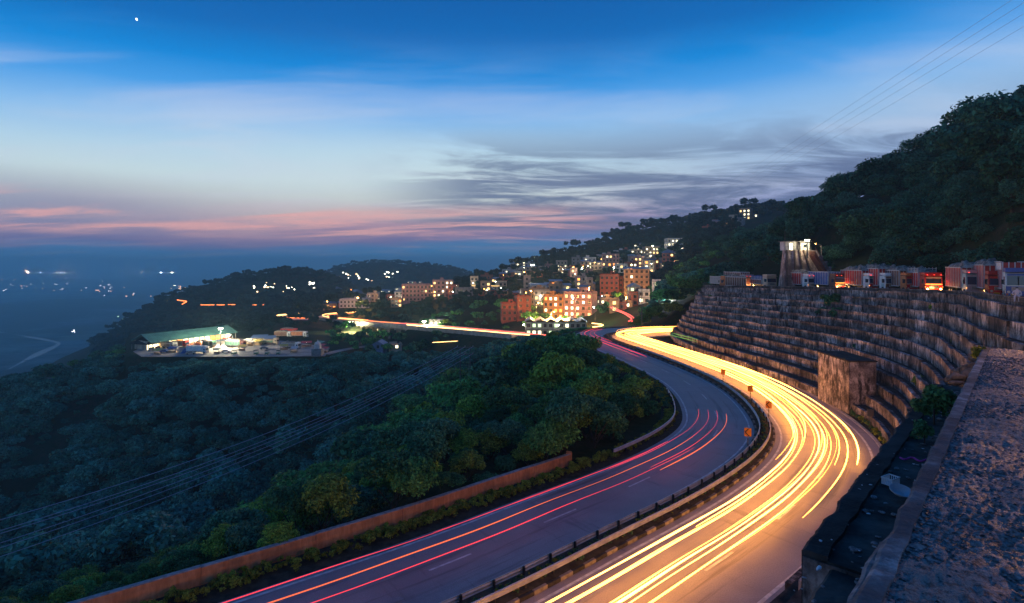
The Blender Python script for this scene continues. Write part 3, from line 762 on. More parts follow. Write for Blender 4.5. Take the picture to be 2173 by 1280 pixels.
# ------------------------------------------------------------------ the old road end the photographer stands on
from mathutils import noise as mnoise
PZ = 14.0
def plat_mat():
    m = bpy.data.materials.new('broken_tarmac'); m.use_nodes = True; nt = m.node_tree; b = nt.nodes['Principled BSDF']; L = nt.links.new
    g = N(nt, 'ShaderNodeNewGeometry')
    n1 = N(nt, 'ShaderNodeTexNoise', i_Scale=.55, i_Detail=8.0, i_Roughness=.7); L(g.outputs['Position'], n1.inputs['Vector'])
    n2 = N(nt, 'ShaderNodeTexNoise', i_Scale=11.0, i_Detail=10.0, i_Roughness=.8); L(g.outputs['Position'], n2.inputs['Vector'])
    vo = N(nt, 'ShaderNodeTexVoronoi', i_Scale=34.0); L(g.outputs['Position'], vo.inputs['Vector'])
    c = mixc(nt, mrange(nt, n2.outputs[0], .38, .62), (.03, .032, .036), (.30, .28, .28))
    c = mixc(nt, mrange(nt, n1.outputs[0], .46, .60, 0, .8), c, (.30, .25, .225))
    c = mixc(nt, mrange(nt, n2.outputs[0], .50, .42, 0, .6), c, (.012, .012, .014))
    L(c, b.inputs['Base Color']); L(mrange(nt, n1.outputs[0], .4, .6, .5, .85), b.inputs['Roughness'])
    h = math_n(nt, 'ADD', math_n(nt, 'MULTIPLY', n2.outputs[0], 1.0), math_n(nt, 'MULTIPLY', vo.outputs['Distance'], .5))
    bp = N(nt, 'ShaderNodeBump', i_Strength=.8, i_Distance=.04); L(h, bp.inputs['Height']); L(bp.outputs[0], b.inputs['Normal'])
    MATS['broken_tarmac'] = m; return m
m_plat = plat_mat()
m_lip = stain_mat('ledge_concrete', (.17, .17, .18), (.30, .29, .29), (.05, .05, .055), 0, .2)
m_ledge = mat('ledge_mud', (.055, .055, .05), rough=.9, var=.7, scale=1.2, bump=.8, bscale=6)
E0 = Vector((-3.2, -1.8, 0)); E1 = Vector((16.8, 19.3, 0)); ED = (E1 - E0).normalized(); EN = Vector((ED.y, -ED.x, 0))   # EN points right, onto the platform
def platform():
    pl = empty('terrace', (0, 0, 0)); tag(pl, kind='structure')
    # body
    a = E0 - ED * 6 + EN * .15; c = E1 + EN * .15; d = E1 + Vector((34, -3, 0)); e = Vector((46, -14, 0))
    mb = MB(); poly = [a, c, d, e]
    vs = [p + Vector((0, 0, -1)) for p in poly] + [p + Vector((0, 0, PZ - .12)) for p in poly]
    mb.add(vs, [(0,1,2,3)[::-1], (4,5,6,7), (0,1,5,4)[::-1], (1,2,6,5)[::-1], (2,3,7,6)[::-1], (3,0,4,7)[::-1]]); mb.build('rubble_fill', m_ledge, pl)
    # uneven tarmac top: fine grid near the camera
    nu, nv = 420, 300; V = []; 
    L_ = (E1 - E0).length + 4
    us = np.linspace(-4, L_ - 4 + .0, nu); vv = 12.5 * (np.linspace(0, 1, nv) ** 1.5)
    for u in us:
        for v in vv:
            p = E0 + ED * float(u) + EN * float(v + .10 + .10 * mnoise.noise(Vector((u * 1.3, 0, 5))) + .05 * mnoise.noise(Vector((u * 6, 0, 5))) if v < .01 else v + .10)
            k = min(1, v / .25)
            h = .05 * mnoise.noise(Vector((p.x * .5, p.y * .5, 0))) + .025 * mnoise.noise(Vector((p.x * 2, p.y * 2, 1))) + .03 * max(0, mnoise.noise(Vector((p.x * 7, p.y * 7, 2)))) + .022 * mnoise.noise(Vector((p.x * 22, p.y * 22, 2)))
            V.append((p.x, p.y, PZ + h * (.3 + .7 * k)))
    idx = np.arange(nu * nv).reshape(nu, nv)
    F = np.stack([idx[:-1, :-1], idx[:-1, 1:], idx[1:, 1:], idx[1:, :-1]], -1).reshape(-1, 4)[:, ::-1]
    link('tarmac', fastmesh('tarmac', V, F, m_plat, True), pl)
    # far part of the platform beyond the fine grid
    q = [E0 + ED * (L_ - 4) + EN * 12.7, E0 - ED * 4 + EN * 12.7, Vector((46, -14, 0)), E1 + Vector((34, -3, 0))]
    mb = MB(); mb.add([p + Vector((0, 0, PZ - .03)) for p in q], [(0,1,2,3)[::-1]]); mb.build('tarmac', m_plat, pl)
    # chipped concrete lip: two steps
    def ragged(o0, o1, z0, z1, name, m, u0, u1, amp, seed):
        us2 = np.arange(u0, u1, .09); vs = []
        for u in us2:
            j0 = amp * mnoise.noise(Vector((u * 1.7, seed, 0))) + amp * .5 * mnoise.noise(Vector((u * 7, seed, 0)))
            j1 = .5 * amp * mnoise.noise(Vector((u * 2.2, seed, 7)))
            dz = .02 * mnoise.noise(Vector((u * 3, seed, 3)))
            p = E0 + ED * float(u)
            A = p + EN * (o0 + j0); B = p + EN * (o1 + j1)
            vs += [A + Vector((0,0,z0)), A + Vector((0,0,z1 + dz - .03)), A + EN * .04 + Vector((0,0,z1 + dz)), B + Vector((0,0,z1 + dz * .4)), B + Vector((0,0,z0))]
        n = len(us2); fs = []
        for i in range(n - 1):
            for k in range(4): fs.append((5*i + k, 5*i + k + 1, 5*(i+1) + k + 1, 5*(i+1) + k))
        fs += [(0,1,2,3,4)[::-1], tuple(5*(n-1) + k for k in range(5))]
        mb = MB(); mb.add(vs, fs); return mb.build(name, m, pl)
    LL = (E1 - E0).length
    ragged(-.02, .17, PZ - 1.4, PZ + .045, 'kerb_lip', m_lip, -4, LL + .1, .035, 1)
    ragged(-.14, .0, PZ - 1.4, PZ - .16, 'lower_lip', m_lip, 2.0, 11.0, .03, 4)
    # lower ledge, a gutter full of mud, and its outer bank
    ragged(-.90, .05, PZ - 3.2, PZ - .95, 'gutter_ledge', m_ledge, 11.6, LL - 3.0, .04, 9)
    ragged(-.80, .05, PZ - 3.2, PZ - 1.02, 'gutter_ledge', m_ledge, -4, 11.6, .04, 9)
    ragged(-1.14, -.84, PZ - 3.4, PZ - .88, 'outer_bank', m_dirt, 11.6, LL - 3.4, .06, 12)
    # wall under the ledge
    mb = MB(); 
    def slab(u0, u1, o0, o1, z0, z1, m, name):
        A = E0 + ED * u0; B = E0 + ED * u1; mb = MB()
        pts = [A + EN * o0, B + EN * o0, B + EN * o1, A + EN * o1]
        mb.add([p + Vector((0,0,z0)) for p in pts] + [p + Vector((0,0,z1)) for p in pts], [(0,1,2,3),(4,5,6,7)[::-1],(0,1,5,4)[::-1],(1,2,6,5)[::-1],(2,3,7,6)[::-1],(3,0,4,7)[::-1]])
        return mb.build(name, m, pl)
    slab(11.65, LL - 3.3, -1.1, .1, -.5, PZ - 3.1, m_block, 'ledge_wall')
    slab(-6, 11.6, -.8, .1, -.5, PZ - 3.1, m_block, 'ledge_wall')
    slab(11.58, 11.9, -1.12, -.3, -.5, PZ - .98, m_block, 'end_wall')
    # rubble bank closing the ledge's far end
platform()
def rock_mesh(seed, m, name='rock'):
    rr = random.Random(seed); bm = bmesh.new(); bmesh.ops.create_icosphere(bm, subdivisions=2, radius=.5)
    s = Vector((rr.uniform(.7, 1.3), rr.uniform(.7, 1.2), rr.uniform(.4, .8)))
    for v in bm.verts:
        k = 1 + .45 * mnoise.noise(v.co * 2.1 + Vector((seed, 0, 0))) + .2 * mnoise.noise(v.co * 6 + Vector((0, seed, 0)))
        v.co = Vector((v.co.x * s.x, v.co.y * s.y, v.co.z * s.z)) * k
    me = bpy.data.meshes.new(name); bm.to_mesh(me); bm.free(); me.materials.append(m); return me
m_rock = mat('dark_slate_rock', (.06, .06, .065), rough=.8, var=.6, scale=3, bump=.6, obj_var=.4)
def rocks():
    ms = [rock_mesh(s, m_rock) for s in range(5)]
    rr = random.Random(5)
    # heap where the terraces run into the platform
    heap = []
    for k in range(190):
        t = rr.random(); px = 1966 + 135 * t + rr.uniform(-16, 22); py = 905 - 150 * t + rr.uniform(-18, 30)
        Y = 30 + 6 * t + rr.uniform(-2.5, 1.5); heap.append((at(px, py, Y), rr.uniform(.4, 1.25)))
    # solid core under the heap
    mb = MB(); vs = []
    ns_ = 14
    for i in range(ns_):
        t = i / (ns_ - 1)
        for k, (dx, dy) in enumerate(((-22, 44), (6, -6), (38, -20), (90, 30), (110, 160))):
            p = at(1935 + 150 * t + dx, 915 - 152 * t + dy, 31.5 + 6 * t + (2.0 if k == 2 else 0)); vs.append(p + Vector((rr.uniform(-.3,.3), 0, rr.uniform(-.25,.25))))
    for i in range(ns_ - 1):
        for k in range(4): mb.v if False else None
    mb.add(vs, [(5*i + k, 5*i + k + 1, 5*(i+1) + k + 1, 5*(i+1) + k) for i in range(ns_ - 1) for k in range(4)])
    rb = mb.build('rubble_bank', m_dirt); tag(rb, 'steep dark bank of rubble where the terraces end against the near platform', 'rubble bank')
    for k, (p, s) in enumerate(heap):
        o = link('rock', ms[k % 5], None, p, rr.uniform(0, 6), (s * rr.uniform(.7, 1.2),) * 3); o.rotation_euler.x = rr.uniform(-.5, .5)
        tag(o, 'dark slate rock in the rubble heap at the end of the terraces', 'rock', 'rocks heaped between the terraces and the platform')
    # small stones lying on the ledge and tarmac
    ms2 = [rock_mesh(s + 20, mat('pale_stone', (.20, .19, .19), var=.5, scale=4, obj_var=.4), 'stone') for s in range(3)]
    for k in range(90):
        u = rr.uniform(7.5, 25); o = rr.uniform(-.85, -.2)
        p = E0 + ED * u + EN * o; s = rr.uniform(.03, .11)
        q = link('stone', ms2[k % 3], None, Vector((p.x, p.y, PZ - .93)), rr.uniform(0, 6), (s,) * 3)
        tag(q, 'small loose stone on the muddy ledge below the platform lip', 'stone', 'loose stones on the muddy ledge')
    # gravel over the tarmac: nobody could count it
    mb = MB()
    for k in range(32000):
        u = rr.uniform(1, 27) ; v = .12 + 11 * rr.random() ** 1.6; p = E0 + ED * u + EN * v
        s = rr.uniform(.010, .042) * (1 + 1.2 * (rr.random() < .05)); h = s * .45; a = rr.uniform(0, 3.1)
        c_, s_ = math.cos(a) * s, math.sin(a) * s
        z = PZ + .01
        mb.add([(p.x + c_, p.y + s_, z), (p.x - s_ * .7, p.y + c_ * .7, z), (p.x - c_, p.y - s_, z), (p.x + s_ * .8, p.y - c_ * .8, z), (p.x + s_ * .1, p.y, z + h), (p.x - c_ * .3, p.y + s_ * .2, z + h * .9)],
               [(0,1,4),(1,5,4),(1,2,5),(2,3,5),(3,4,5),(3,0,4)])
    g = mb.build('gravel', mat('gravel_chips', (.14, .14, .145), rough=.8, var=.95, scale=14)); tag(g, 'fine dark gravel scattered over the broken tarmac platform', 'gravel', None, 'stuff')
rocks()
# ------------------------------------------------------------------ trees
def leaf_mat(name, c0, c1, hue=.035):
    m = bpy.data.materials.new(name); m.use_nodes = True; nt = m.node_tree; b = nt.nodes['Principled BSDF']; L = nt.links.new
    oi = N(nt, 'ShaderNodeObjectInfo'); g = N(nt, 'ShaderNodeNewGeometry')
    n = N(nt, 'ShaderNodeTexNoise', i_Scale=.9, i_Detail=4.0); L(g.outputs['Position'], n.inputs['Vector'])
    f = math_n(nt, 'ADD', math_n(nt, 'MULTIPLY', n.outputs[0], .7), math_n(nt, 'MULTIPLY', oi.outputs['Random'], .5))
    c = mixc(nt, mrange(nt, f, .3, .85), c0, c1)
    ri = mrange(nt, g.outputs['Random Per Island'], 0, 1, .35, 1.8, False)
    hs = N(nt, 'ShaderNodeHueSaturation'); L(ri, hs.inputs['Value']); L(c, hs.inputs['Color'])
    L(mrange(nt, oi.outputs['Random'], 0, 1, .5 - hue, .5 + hue, False), hs.inputs['Hue'])
    L(hs.outputs[0], b.inputs['Base Color']); b.inputs['Roughness'].default_value = .6; b.inputs['Specular IOR Level'].default_value = .15
    tr = N(nt, 'ShaderNodeBsdfTranslucent'); L(hs.outputs[0], tr.inputs[0])
    mx = N(nt, 'ShaderNodeMixShader'); mx.inputs[0].default_value = .3; L(b.outputs[0], mx.inputs[1]); L(tr.outputs[0], mx.inputs[2])
    L(mx.outputs[0], nt.nodes['Material Output'].inputs[0])
    MATS[name] = m; return m
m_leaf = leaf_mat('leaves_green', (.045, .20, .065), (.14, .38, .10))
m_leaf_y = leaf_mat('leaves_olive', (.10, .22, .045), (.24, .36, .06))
m_leaf_d = leaf_mat('leaves_dark', (.025, .12, .06), (.075, .22, .10))
m_bark = mat('bark', (.06, .045, .035), rough=.95, var=.4, scale=4)
def crown_mesh(name, seed, rad, hgt, nl, leaf, m, lobes=16, flat=.75, shape='round'):
    rg = np.random.default_rng(seed); 
    # lobes within an ellipsoid, biased to the upper shell
    Lc = []; 
    while len(Lc) < lobes:
        d = rg.normal(size=3); d /= np.linalg.norm(d)
        if d[2] < -.35: continue
        r = rg.uniform(.35, .85) if shape == 'round' else rg.uniform(.5, .95)
        Lc.append((d[0] * rad * r, d[1] * rad * r, d[2] * hgt * .5 * r))
    Lc = np.array(Lc); Lr = rg.uniform(.15, .42, lobes) * rad
    if shape == 'umbrella': Lc[:, 2] = np.abs(Lc[:, 2]) * .5 + hgt * .15
    w = Lr ** 2; w /= w.sum(); li = rg.choice(lobes, nl, p=w)
    d = rg.normal(size=(nl, 3)); d[:, 2] += .35; d /= np.linalg.norm(d, axis=1)[:, None]
    rr = rg.uniform(.45, 1.3, nl)[:, None] ** .7
    P = Lc[li] + d * Lr[li][:, None] * rr * np.array([1, 1, flat])
    nrm = d * .6 + rg.normal(size=(nl, 3)) * .55 + np.array([0, 0, .45]); nrm /= np.linalg.norm(nrm, axis=1)[:, None]
    t = np.cross(nrm, rg.normal(size=(nl, 3))); t /= np.linalg.norm(t, axis=1)[:, None]; bt = np.cross(nrm, t)
    s = (leaf * rg.uniform(.6, 1.4, nl))[:, None]
    a = t * s; b_ = bt * s * .55
    V = np.stack([P - a, P - b_ + nrm * s * .12, P + a, P + b_ + nrm * s * .12], 1).reshape(-1, 3)
    V[:, 2] += hgt * .5
    F = np.arange(nl * 4).reshape(nl, 4)
    return fastmesh(name, V, F, m)
def trunk_mesh(seed, h, r, spread):
    rr = random.Random(seed); mb = MB()
    p = Vector((0, 0, -1.2)); q = Vector((rr.uniform(-.2, .2), rr.uniform(-.2, .2), h * .5)); mb.cyl(p, q, r, r * .7, 7)
    for k in range(5):
        a = rr.uniform(0, 6.28); e = q + Vector((math.cos(a) * spread * .55, math.sin(a) * spread * .55, h * rr.uniform(.3, .55))); s0 = p.lerp(q, rr.uniform(.75, 1.0))
        mb.cyl(s0, e, r * .45, r * .15, 5)
    return mb.mesh('trunk', m_bark)
# (crown radius, crown height, trunk height) templates for detail levels
SPEC = [(2.6, 4.0, 2.2, 'round', 'g'), (3.3, 3.8, 3.0, 'umbrella', 'g'), (2.2, 3.2, 1.4, 'round', 'd'), (2.9, 4.6, 2.4, 'round', 'y'), (2.4, 4.2, 2.0, 'umbrella', 'd')]
MM = {'g': m_leaf, 'y': m_leaf_y, 'd': m_leaf_d}
m_leaf_v = leaf_mat('leaves_valley_hazed', (.025, .13, .105), (.085, .29, .18))  # valley leaves darker and bluer, haze and depth put into the leaf colour
TREES = {}
for lod, (nl, leaf) in {'near': (5200, .15), 'mid': (1900, .26), 'far': (420, .55)}.items():
    TREES[lod] = []
    for k, (r_, h_, th, sh, mk) in enumerate(SPEC):
        TREES[lod].append((crown_mesh('crown', 11 + k * 7 + len(lod), r_, h_, nl, leaf, MM[mk], 27 if lod != 'far' else 11, .75, sh), trunk_mesh(k, th + h_ * .4, .17, r_), th))
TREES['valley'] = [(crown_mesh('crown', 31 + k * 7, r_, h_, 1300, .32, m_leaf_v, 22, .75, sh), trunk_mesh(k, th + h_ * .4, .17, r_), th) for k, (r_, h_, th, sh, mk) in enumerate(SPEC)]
m_leaf_h = leaf_mat('leaves_far_hill_dimmed', (.010, .035, .03), (.028, .075, .05))  # far hill leaves darkened so the slopes look dim and hazed by distance
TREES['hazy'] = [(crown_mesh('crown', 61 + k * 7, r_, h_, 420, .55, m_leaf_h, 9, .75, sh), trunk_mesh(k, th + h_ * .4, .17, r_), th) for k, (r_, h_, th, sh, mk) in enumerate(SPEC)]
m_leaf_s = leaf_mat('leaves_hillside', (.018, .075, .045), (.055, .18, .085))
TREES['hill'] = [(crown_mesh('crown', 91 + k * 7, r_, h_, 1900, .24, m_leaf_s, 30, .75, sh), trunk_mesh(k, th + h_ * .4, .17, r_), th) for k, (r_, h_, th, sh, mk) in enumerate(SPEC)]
def road_dist_fn():
    kd = kdtree.KDTree(len(A_path)); 
    for i, p in enumerate(A_path): kd.insert((p.x, p.y, 0), i)
    kd.balance(); ns = normals(A_path)
    def f(x, y):
        co, i, d = kd.find((x, y, 0)); v = Vector((x, y, 0)) - A_path[i]
        return v.dot(ns[i]), d
    return f
rdist = road_dist_fn()
kd_far = kdtree.KDTree(len(far_road) + len(far_road_l))
for i, p in enumerate(far_road + far_road_l): kd_far.insert((p.x, p.y, 0), i)
kd_far.balance()
kd_top = kdtree.KDTree(len(top_c)); 
for i, p in enumerate(top_c): kd_top.insert((p.x, p.y, 0), i)
kd_top.balance(); tn_ = normals(top_c)
kd_foot = kdtree.KDTree(len(foot_c))
for i, p in enumerate(foot_c): kd_foot.insert((p.x, p.y, 0), i)
kd_foot.balance(); fn_ = normals(foot_c)
CLEAR = []      # (x, y, radius) kept free for buildings, filled by the town section
def free(x, y, s=1.0):
    px = x / y * FPX + CX
    if y < 152:
        o, d = rdist(x, y)
        if d < 30 and -12.4 - 1.0 * s < o < 11: return False
        co, i, d = kd_top.find((x, y, 0)); side = (Vector((x, y, 0)) - top_c[i]).dot(tn_[i])   # >0 toward the road
        if side > -10.5 and d < 30:
            co, i, d2 = kd_foot.find((x, y, 0)); s2 = (Vector((x, y, 0)) - foot_c[i]).dot(fn_[i])
            if s2 < 1.5: return False
        # nothing between the highway and the platform on the right
        if x > 0 and y < 60 and x > y * .48: 
            if side > -10.5: return False
    if 262 < px < 700 and 243 < y < 336:
        return False
    if 200 < y < 470:
        co, i, d = kd_far.find((x, y, 0))
        if d < 9: return False
    for (cx_, cy_, r) in CLEAR:
        if (x - cx_) ** 2 + (y - cy_) ** 2 < r * r: return False
    return True
LIMX = [-100,0,280,470,520,600,730,870,960,1000,1100,1200,1240,1262,1285,1330,1400,1460,1560]
LIMY = [1250,1235,1180,1100,1015,945,905,850,790,752,708,690,697,722,750,768,775,810,830]
LIX2 = [-100,0,60,150,262,275,690,720,900,1000,1060,1240,1285,1335,1370,1410,1560]
LIY2 = [820,800,775,742,738,757,757,742,742,735,716,690,700,690,655,590,545]
def plant_all():
    rr = random.Random(21); P = []
    def scatter(y0, y1, px0, px1, sp, s0, s1, dens=lambda x, y, px: 1.0, cap=None):
        y = y0
        while y < y1:
            sy = sp(y) if callable(sp) else sp
            x0 = (px0 - CX) / FPX * y; x1 = (px1 - CX) / FPX * y; x = x0 + rr.random() * sy
            while x < x1:
                jx = x + rr.uniform(-.45, .45) * sy; jy = y + rr.uniform(-.45, .45) * sy; px = jx / jy * FPX + CX
                x += sy
                if rr.random() > dens(jx, jy, px): continue
                s = (s0 + (s1 - s0) * rr.random() ** 1.5) * (rr.uniform(1.2, 1.6) if rr.random() < .1 else 1)
                if not free(jx, jy, s): continue
                if jy < 262 and px < 1560:
                    lim = np.interp(px, LIMX, LIMY) if (jy < 150 and rdist(jx, jy)[1] < 78) else np.interp(px, LIX2, LIY2)
                    g_ = ground(jx, jy); s_ok = ((CY - lim) / FPX * jy + CAM_Z - g_) / 7.2
                    if s > s_ok: s = s_ok
                    if s < .28: continue
                P.append((jx, jy, s, px))
            y += sy
    # knoll and slope left of the highway
    def d_knoll(x, y, px):
        return 1.0
    def d_valley(x, y, px):
        py = CY + (CAM_Z - ground(x, y) - 5) * FPX / y; t = (px - 285) / -245; yl = 765 + 235 * t
        return .06 if (-.1 < t < 1.1 and abs(py - yl) < 17 + 10 * t) else 1.0
    scatter(20, 75, -90, 1500, 2.5, .42, .95, d_knoll)
    scatter(75, 150, -90, 1420, 3.5, .5, 1.6, d_valley)
    scatter(150, 262, -120, 1420, 4.1, .5, 1.7, d_valley)
    scatter(262, 460, -120, 1480, 7.0, .7, 1.35, lambda x, y, px: .55 if px > 1040 or px < 240 else .9)
    scatter(145, 460, 1400, 1560, 6.0, .9, 1.6)
    scatter(60, 330, 1560, 2330, lambda y: 3.0 + y * .011, .5, 1.8)
    scatter(460, 720, 200, 1900, 9.0, 1.0, 1.8)
    scatter(58, 135, 1540, 2330, 2.2, .5, 1.0)
    scatter(720, 1000, 200, 1150, 9.5, .9, 1.6)
    scatter(1000, 1750, 560, 1120, 15.0, 1.1, 2.1)
    return P
# crest shrubs etc. are part of the same pass; town section may add CLEAR discs before planting
# ------------------------------------------------------------------ lamps
def lamp_light(name, e, loc, col, watts, rad=.25):
    l = bpy.data.lights.new(name, 'POINT'); l.energy = watts; l.color = col; l.shadow_soft_size = rad
    o = bpy.data.objects.new(name, l); C.objects.link(o); o.parent = e; o.location = loc; return o
m_pole = mat('lamp_pole_steel', (.12, .12, .13), rough=.5, metal=.6)
E_COOL = emis('lamp_cool_white', (1.0, .93, .62), 60, False)
E_AMB = emis('lamp_sodium', (1.0, .42, .08), 40, False)
E_WHITE = emis('lamp_white', (.85, .95, 1.0), 40, False)
def street_lamp(p, h, m, col, watts, label, group='street lamps of the valley town', head=.35):
    e = empty('street_lamp', p, R.uniform(0, 6), label, 'street lamp', group)
    MB().cyl((0, 0, -1.5), (0, 0, h), .12, .07, 7).build('pole', m_pole, e)
    MB().cyl((0, 0, h - .02), (1.2, 0, h + .3), .05, .04, 6).build('arm', m_pole, e)
    mb = MB(); mb.box(1.0, 1.0 + 2 * head, -head * .6, head * .6, h + .34, h + .42); mb.build('lamp_housing', m_pole, e)
    mb = MB(); mb.cyl((1.0 + head, 0, h + .335), (1.0 + head, 0, h + .33 - head * .9), head * .7, head * .35, 8); mb.build('bulb', m, e)
    if watts: lamp_light('lamp_light', e, (1.0 + head, 0, h - .4 - head), col, watts, head * .5)
    return e
def flood_mast(p, h, m, col, watts, label, n=6, r=.7, s=.42):
    e = empty('floodlight_mast', p, 0, label, 'floodlight mast', None)
    MB().cyl((0, 0, -1.5), (0, 0, h), .22, .10, 8).build('mast', m_pole, e)
    mb = MB(); mb.cyl((0, 0, h - .1), (0, 0, h + .1), r * .9, r * .9, 12); mb.build('crown_ring', m_pole, e)
    for k in range(n):
        a = 2 * math.pi * k / n; c, s_ = math.cos(a), math.sin(a)
        M = Matrix.Translation((c * r, s_ * r, h - .05)) @ Matrix.Rotation(a, 4, 'Z') @ Matrix.Rotation(math.radians(25), 4, 'Y')
        mb = MB(); mb.box(-.08, .12, -s, s, -s * .8, s * .8, 0, M); mb.box(.122, .15, -s * .9, s * .9, -s * .7, s * .7, 1, M); mb.build('floodlight', [m_pole, m], e)
    lamp_light('lamp_light', e, (0, 0, h - 1.4), col, watts, .6)
    return e
# ------------------------------------------------------------------ buildings
W_LIT = [emis('window_glow_warm', (1.0, .62, .22), 3.0, False), emis('window_glow_pale', (1.0, .88, .55), 3.2, False), emis('window_glow_green', (.75, 1.0, .55), 1.8, False), emis('window_glow_orange', (1.0, .30, .05), 4, False)]
m_glass = mat('dark_window_glass', (.02, .025, .035), rough=.15, spec=.6)
m_frame = mat('window_frame_paint', (.30, .26, .22), rough=.7)
def window_mesh(w, h, pane):
    mb = MB(); t = .09
    mb.box(-w/2 - t, -w/2, -.10, .06, 0, h, 0); mb.box(w/2, w/2 + t, -.10, .06, 0, h, 0)
    mb.box(-w/2 - t, w/2 + t, -.10, .06, h, h + t, 0); mb.box(-w/2 - t * 1.4, w/2 + t * 1.4, -.2, .06, -t, 0, 0)
    mb.box(-.03, .03, -.07, .05, 0, h, 0); mb.box(-w/2, w/2, .0, .04, 0, h, 1)
    return mb.mesh('window', [m_frame, pane])
WIN = {}
def win(kind, w=1.3, h=1.5):
    key = (kind, w, h)
    if key not in WIN: WIN[key] = window_mesh(w, h, m_glass if kind < 0 else W_LIT[kind])
    return WIN[key]
PLASTER = {
 'brick red': mat('plaster_brick_red', (.34, .10, .065), rough=.9, var=.3, scale=.5), 'cream': mat('plaster_cream', (.50, .42, .32), rough=.9, var=.25, scale=.5),
 'white': mat('plaster_white', (.58, .56, .54), rough=.9, var=.25, scale=.5), 'pink': mat('plaster_pink', (.48, .27, .24), rough=.9, var=.25, scale=.5),
 'grey': mat('plaster_grey', (.24, .23, .23), rough=.9, var=.3, scale=.5), 'tan': mat('plaster_tan', (.38, .26, .17), rough=.9, var=.3, scale=.5),
 'blue': mat('plaster_blue', (.14, .22, .36), rough=.9, var=.3, scale=.5), 'ochre': mat('plaster_ochre', (.50, .24, .08), rough=.9, var=.25, scale=.5)}
m_slab = mat('roof_slab', (.20, .19, .18), rough=.9, var=.3, scale=.7)
m_tin = mat('blue_tin_roof', (.14, .20, .30), rough=.45, metal=.3, var=.2)
m_redtin = mat('red_tin_roof', (.30, .08, .05), rough=.6, var=.2)
m_rail_ = mat('balcony_rail', (.35, .22, .20), rough=.8)
m_tank = mat('black_water_tank', (.02, .02, .022), rough=.5)
def building(px, py, wpx, fl, colour, label, lit=.35, lk=(0, 1), roof='flat', y0=200, depth=None, rz=None, balcony=False, win_w=1.3, Y=None, fh=3.1, group='buildings of the hill town', clear=1.0):
    p = hit(px, py, y0) if Y is None else None
    if p is None:
        Y = Y or 300; p = at(px, py, Y); p.z = min(p.z, ground(p.x, p.y) + 2)
    w = wpx / FPX * p.y; d = depth or max(6.0, w * .7); H = fl * fh
    az = math.atan2(p.x, p.y); rz = -az + R.uniform(-.35, .35) if rz is None else rz
    e = empty('building', p, rz, label, 'building', group)
    CLEAR.append((p.x + math.sin(-rz) * 0, p.y + d * .4, max(w, d) * .62 * clear)); CLEAR.append((p.x - math.sin(az) * 5, p.y - 7, w * .5 * clear))
    m = PLASTER[colour]
    mb = MB(); mb.box(-w/2, w/2, 0, d, -6, H)
    mb.build('wall', m, e)
    if roof == 'flat':
        mb = MB(); mb.box(-w/2 - .4, w/2 + .4, -.5, d + .4, H + .003, H + .22); rf = mb.build('roof', m_slab, e)
        mb = MB(); t = .15
        for a in ((-w/2, w/2, 0, t), (-w/2, w/2, d - t, d), (-w/2, -w/2 + t, t, d - t), (w/2 - t, w/2, t, d - t)): mb.box(*a, H + .223, H + 1.0)
        mb.build('parapet', m, rf)
        if w > 7 and R.random() < .7:
            mb = MB(); x = R.uniform(-w * .3, w * .2); mb.box(x, x + 2.6, d * .3, d * .3 + 2.6, H + .223, H + 2.6); mb.build('stair_hut', m, rf)
        if R.random() < .6:
            x = R.uniform(-w * .35, w * .35); MB().cyl((x, d * .25, H + .223), (x, d * .25, H + 1.7), .6, .6, 9).cyl((x, d*.25, H+1.7), (x, d*.25, H+1.95), .6, .25, 9).build('water_tank', m_tank, rf)
    elif roof in ('gable', 'redgable'):
        mb = MB(); mb.prism([(-w/2 - .6, H + .003), (w/2 + .6, H + .003), (0, H + w * .22 + .6)], -.6, d + .6); mb.build('roof', m_tin if roof == 'gable' else m_redtin, e)
    elif roof == 'tin':
        mb = MB(); vs = [(-w/2-.6,-.8,H+.3),(w/2+.6,-.8,H+.3),(w/2+.6,d+.6,H+1.2),(-w/2-.6,d+.6,H+1.2)]
        mb.add(vs + [(a, b, c + .12) for a, b, c in vs], [(0,3,2,1),(4,5,6,7),(0,1,5,4),(1,2,6,5),(2,3,7,6),(3,0,4,7)]); mb.build('roof', m_tin, e)
    n = max(1, int(w / 2.7)); wh = 1.5
    nd = max(1, int(d / 3.2))
    for f in range(fl):
        zb = f * fh
        if f:
            mb = MB(); o_ = .9 if balcony else .12
            mb.box(-w/2 - .1, w/2 + .1, -o_, -.003, zb - .12, zb + .05); b = mb.build('floor_band', m_slab if not balcony else m, e)
            if balcony:
                mb = MB(); mb.box(-w/2 - .1, w/2 + .1, -o_, -o_ + .05, zb + .9, zb + .98)
                for k in range(int(w / .8)): mb.box(-w/2 + k * .8, -w/2 + k * .8 + .05, -o_ + .003, -o_ + .045, zb + .053, zb + .9)
                tag(mb.build('railing', m_rail_, b), kind='stuff')
        for k in range(n):
            x = -w/2 + (k + .5) * w / n
            kind = R.choice(lk) if R.random() < lit else -1
            link('window', win(kind, win_w, wh), e, (x, -.005, zb + .95))
        for k in range(nd):
            for sgn in (-1, 1):
                if (sgn < 0) != (p.x > 0): continue
                kind = R.choice(lk) if R.random() < lit * .6 else -1
                o = link('window', win(kind, win_w, wh), e, (sgn * (w/2 + .005), (k + .5) * d / nd, zb + .95), math.pi/2 * sgn)
    return e
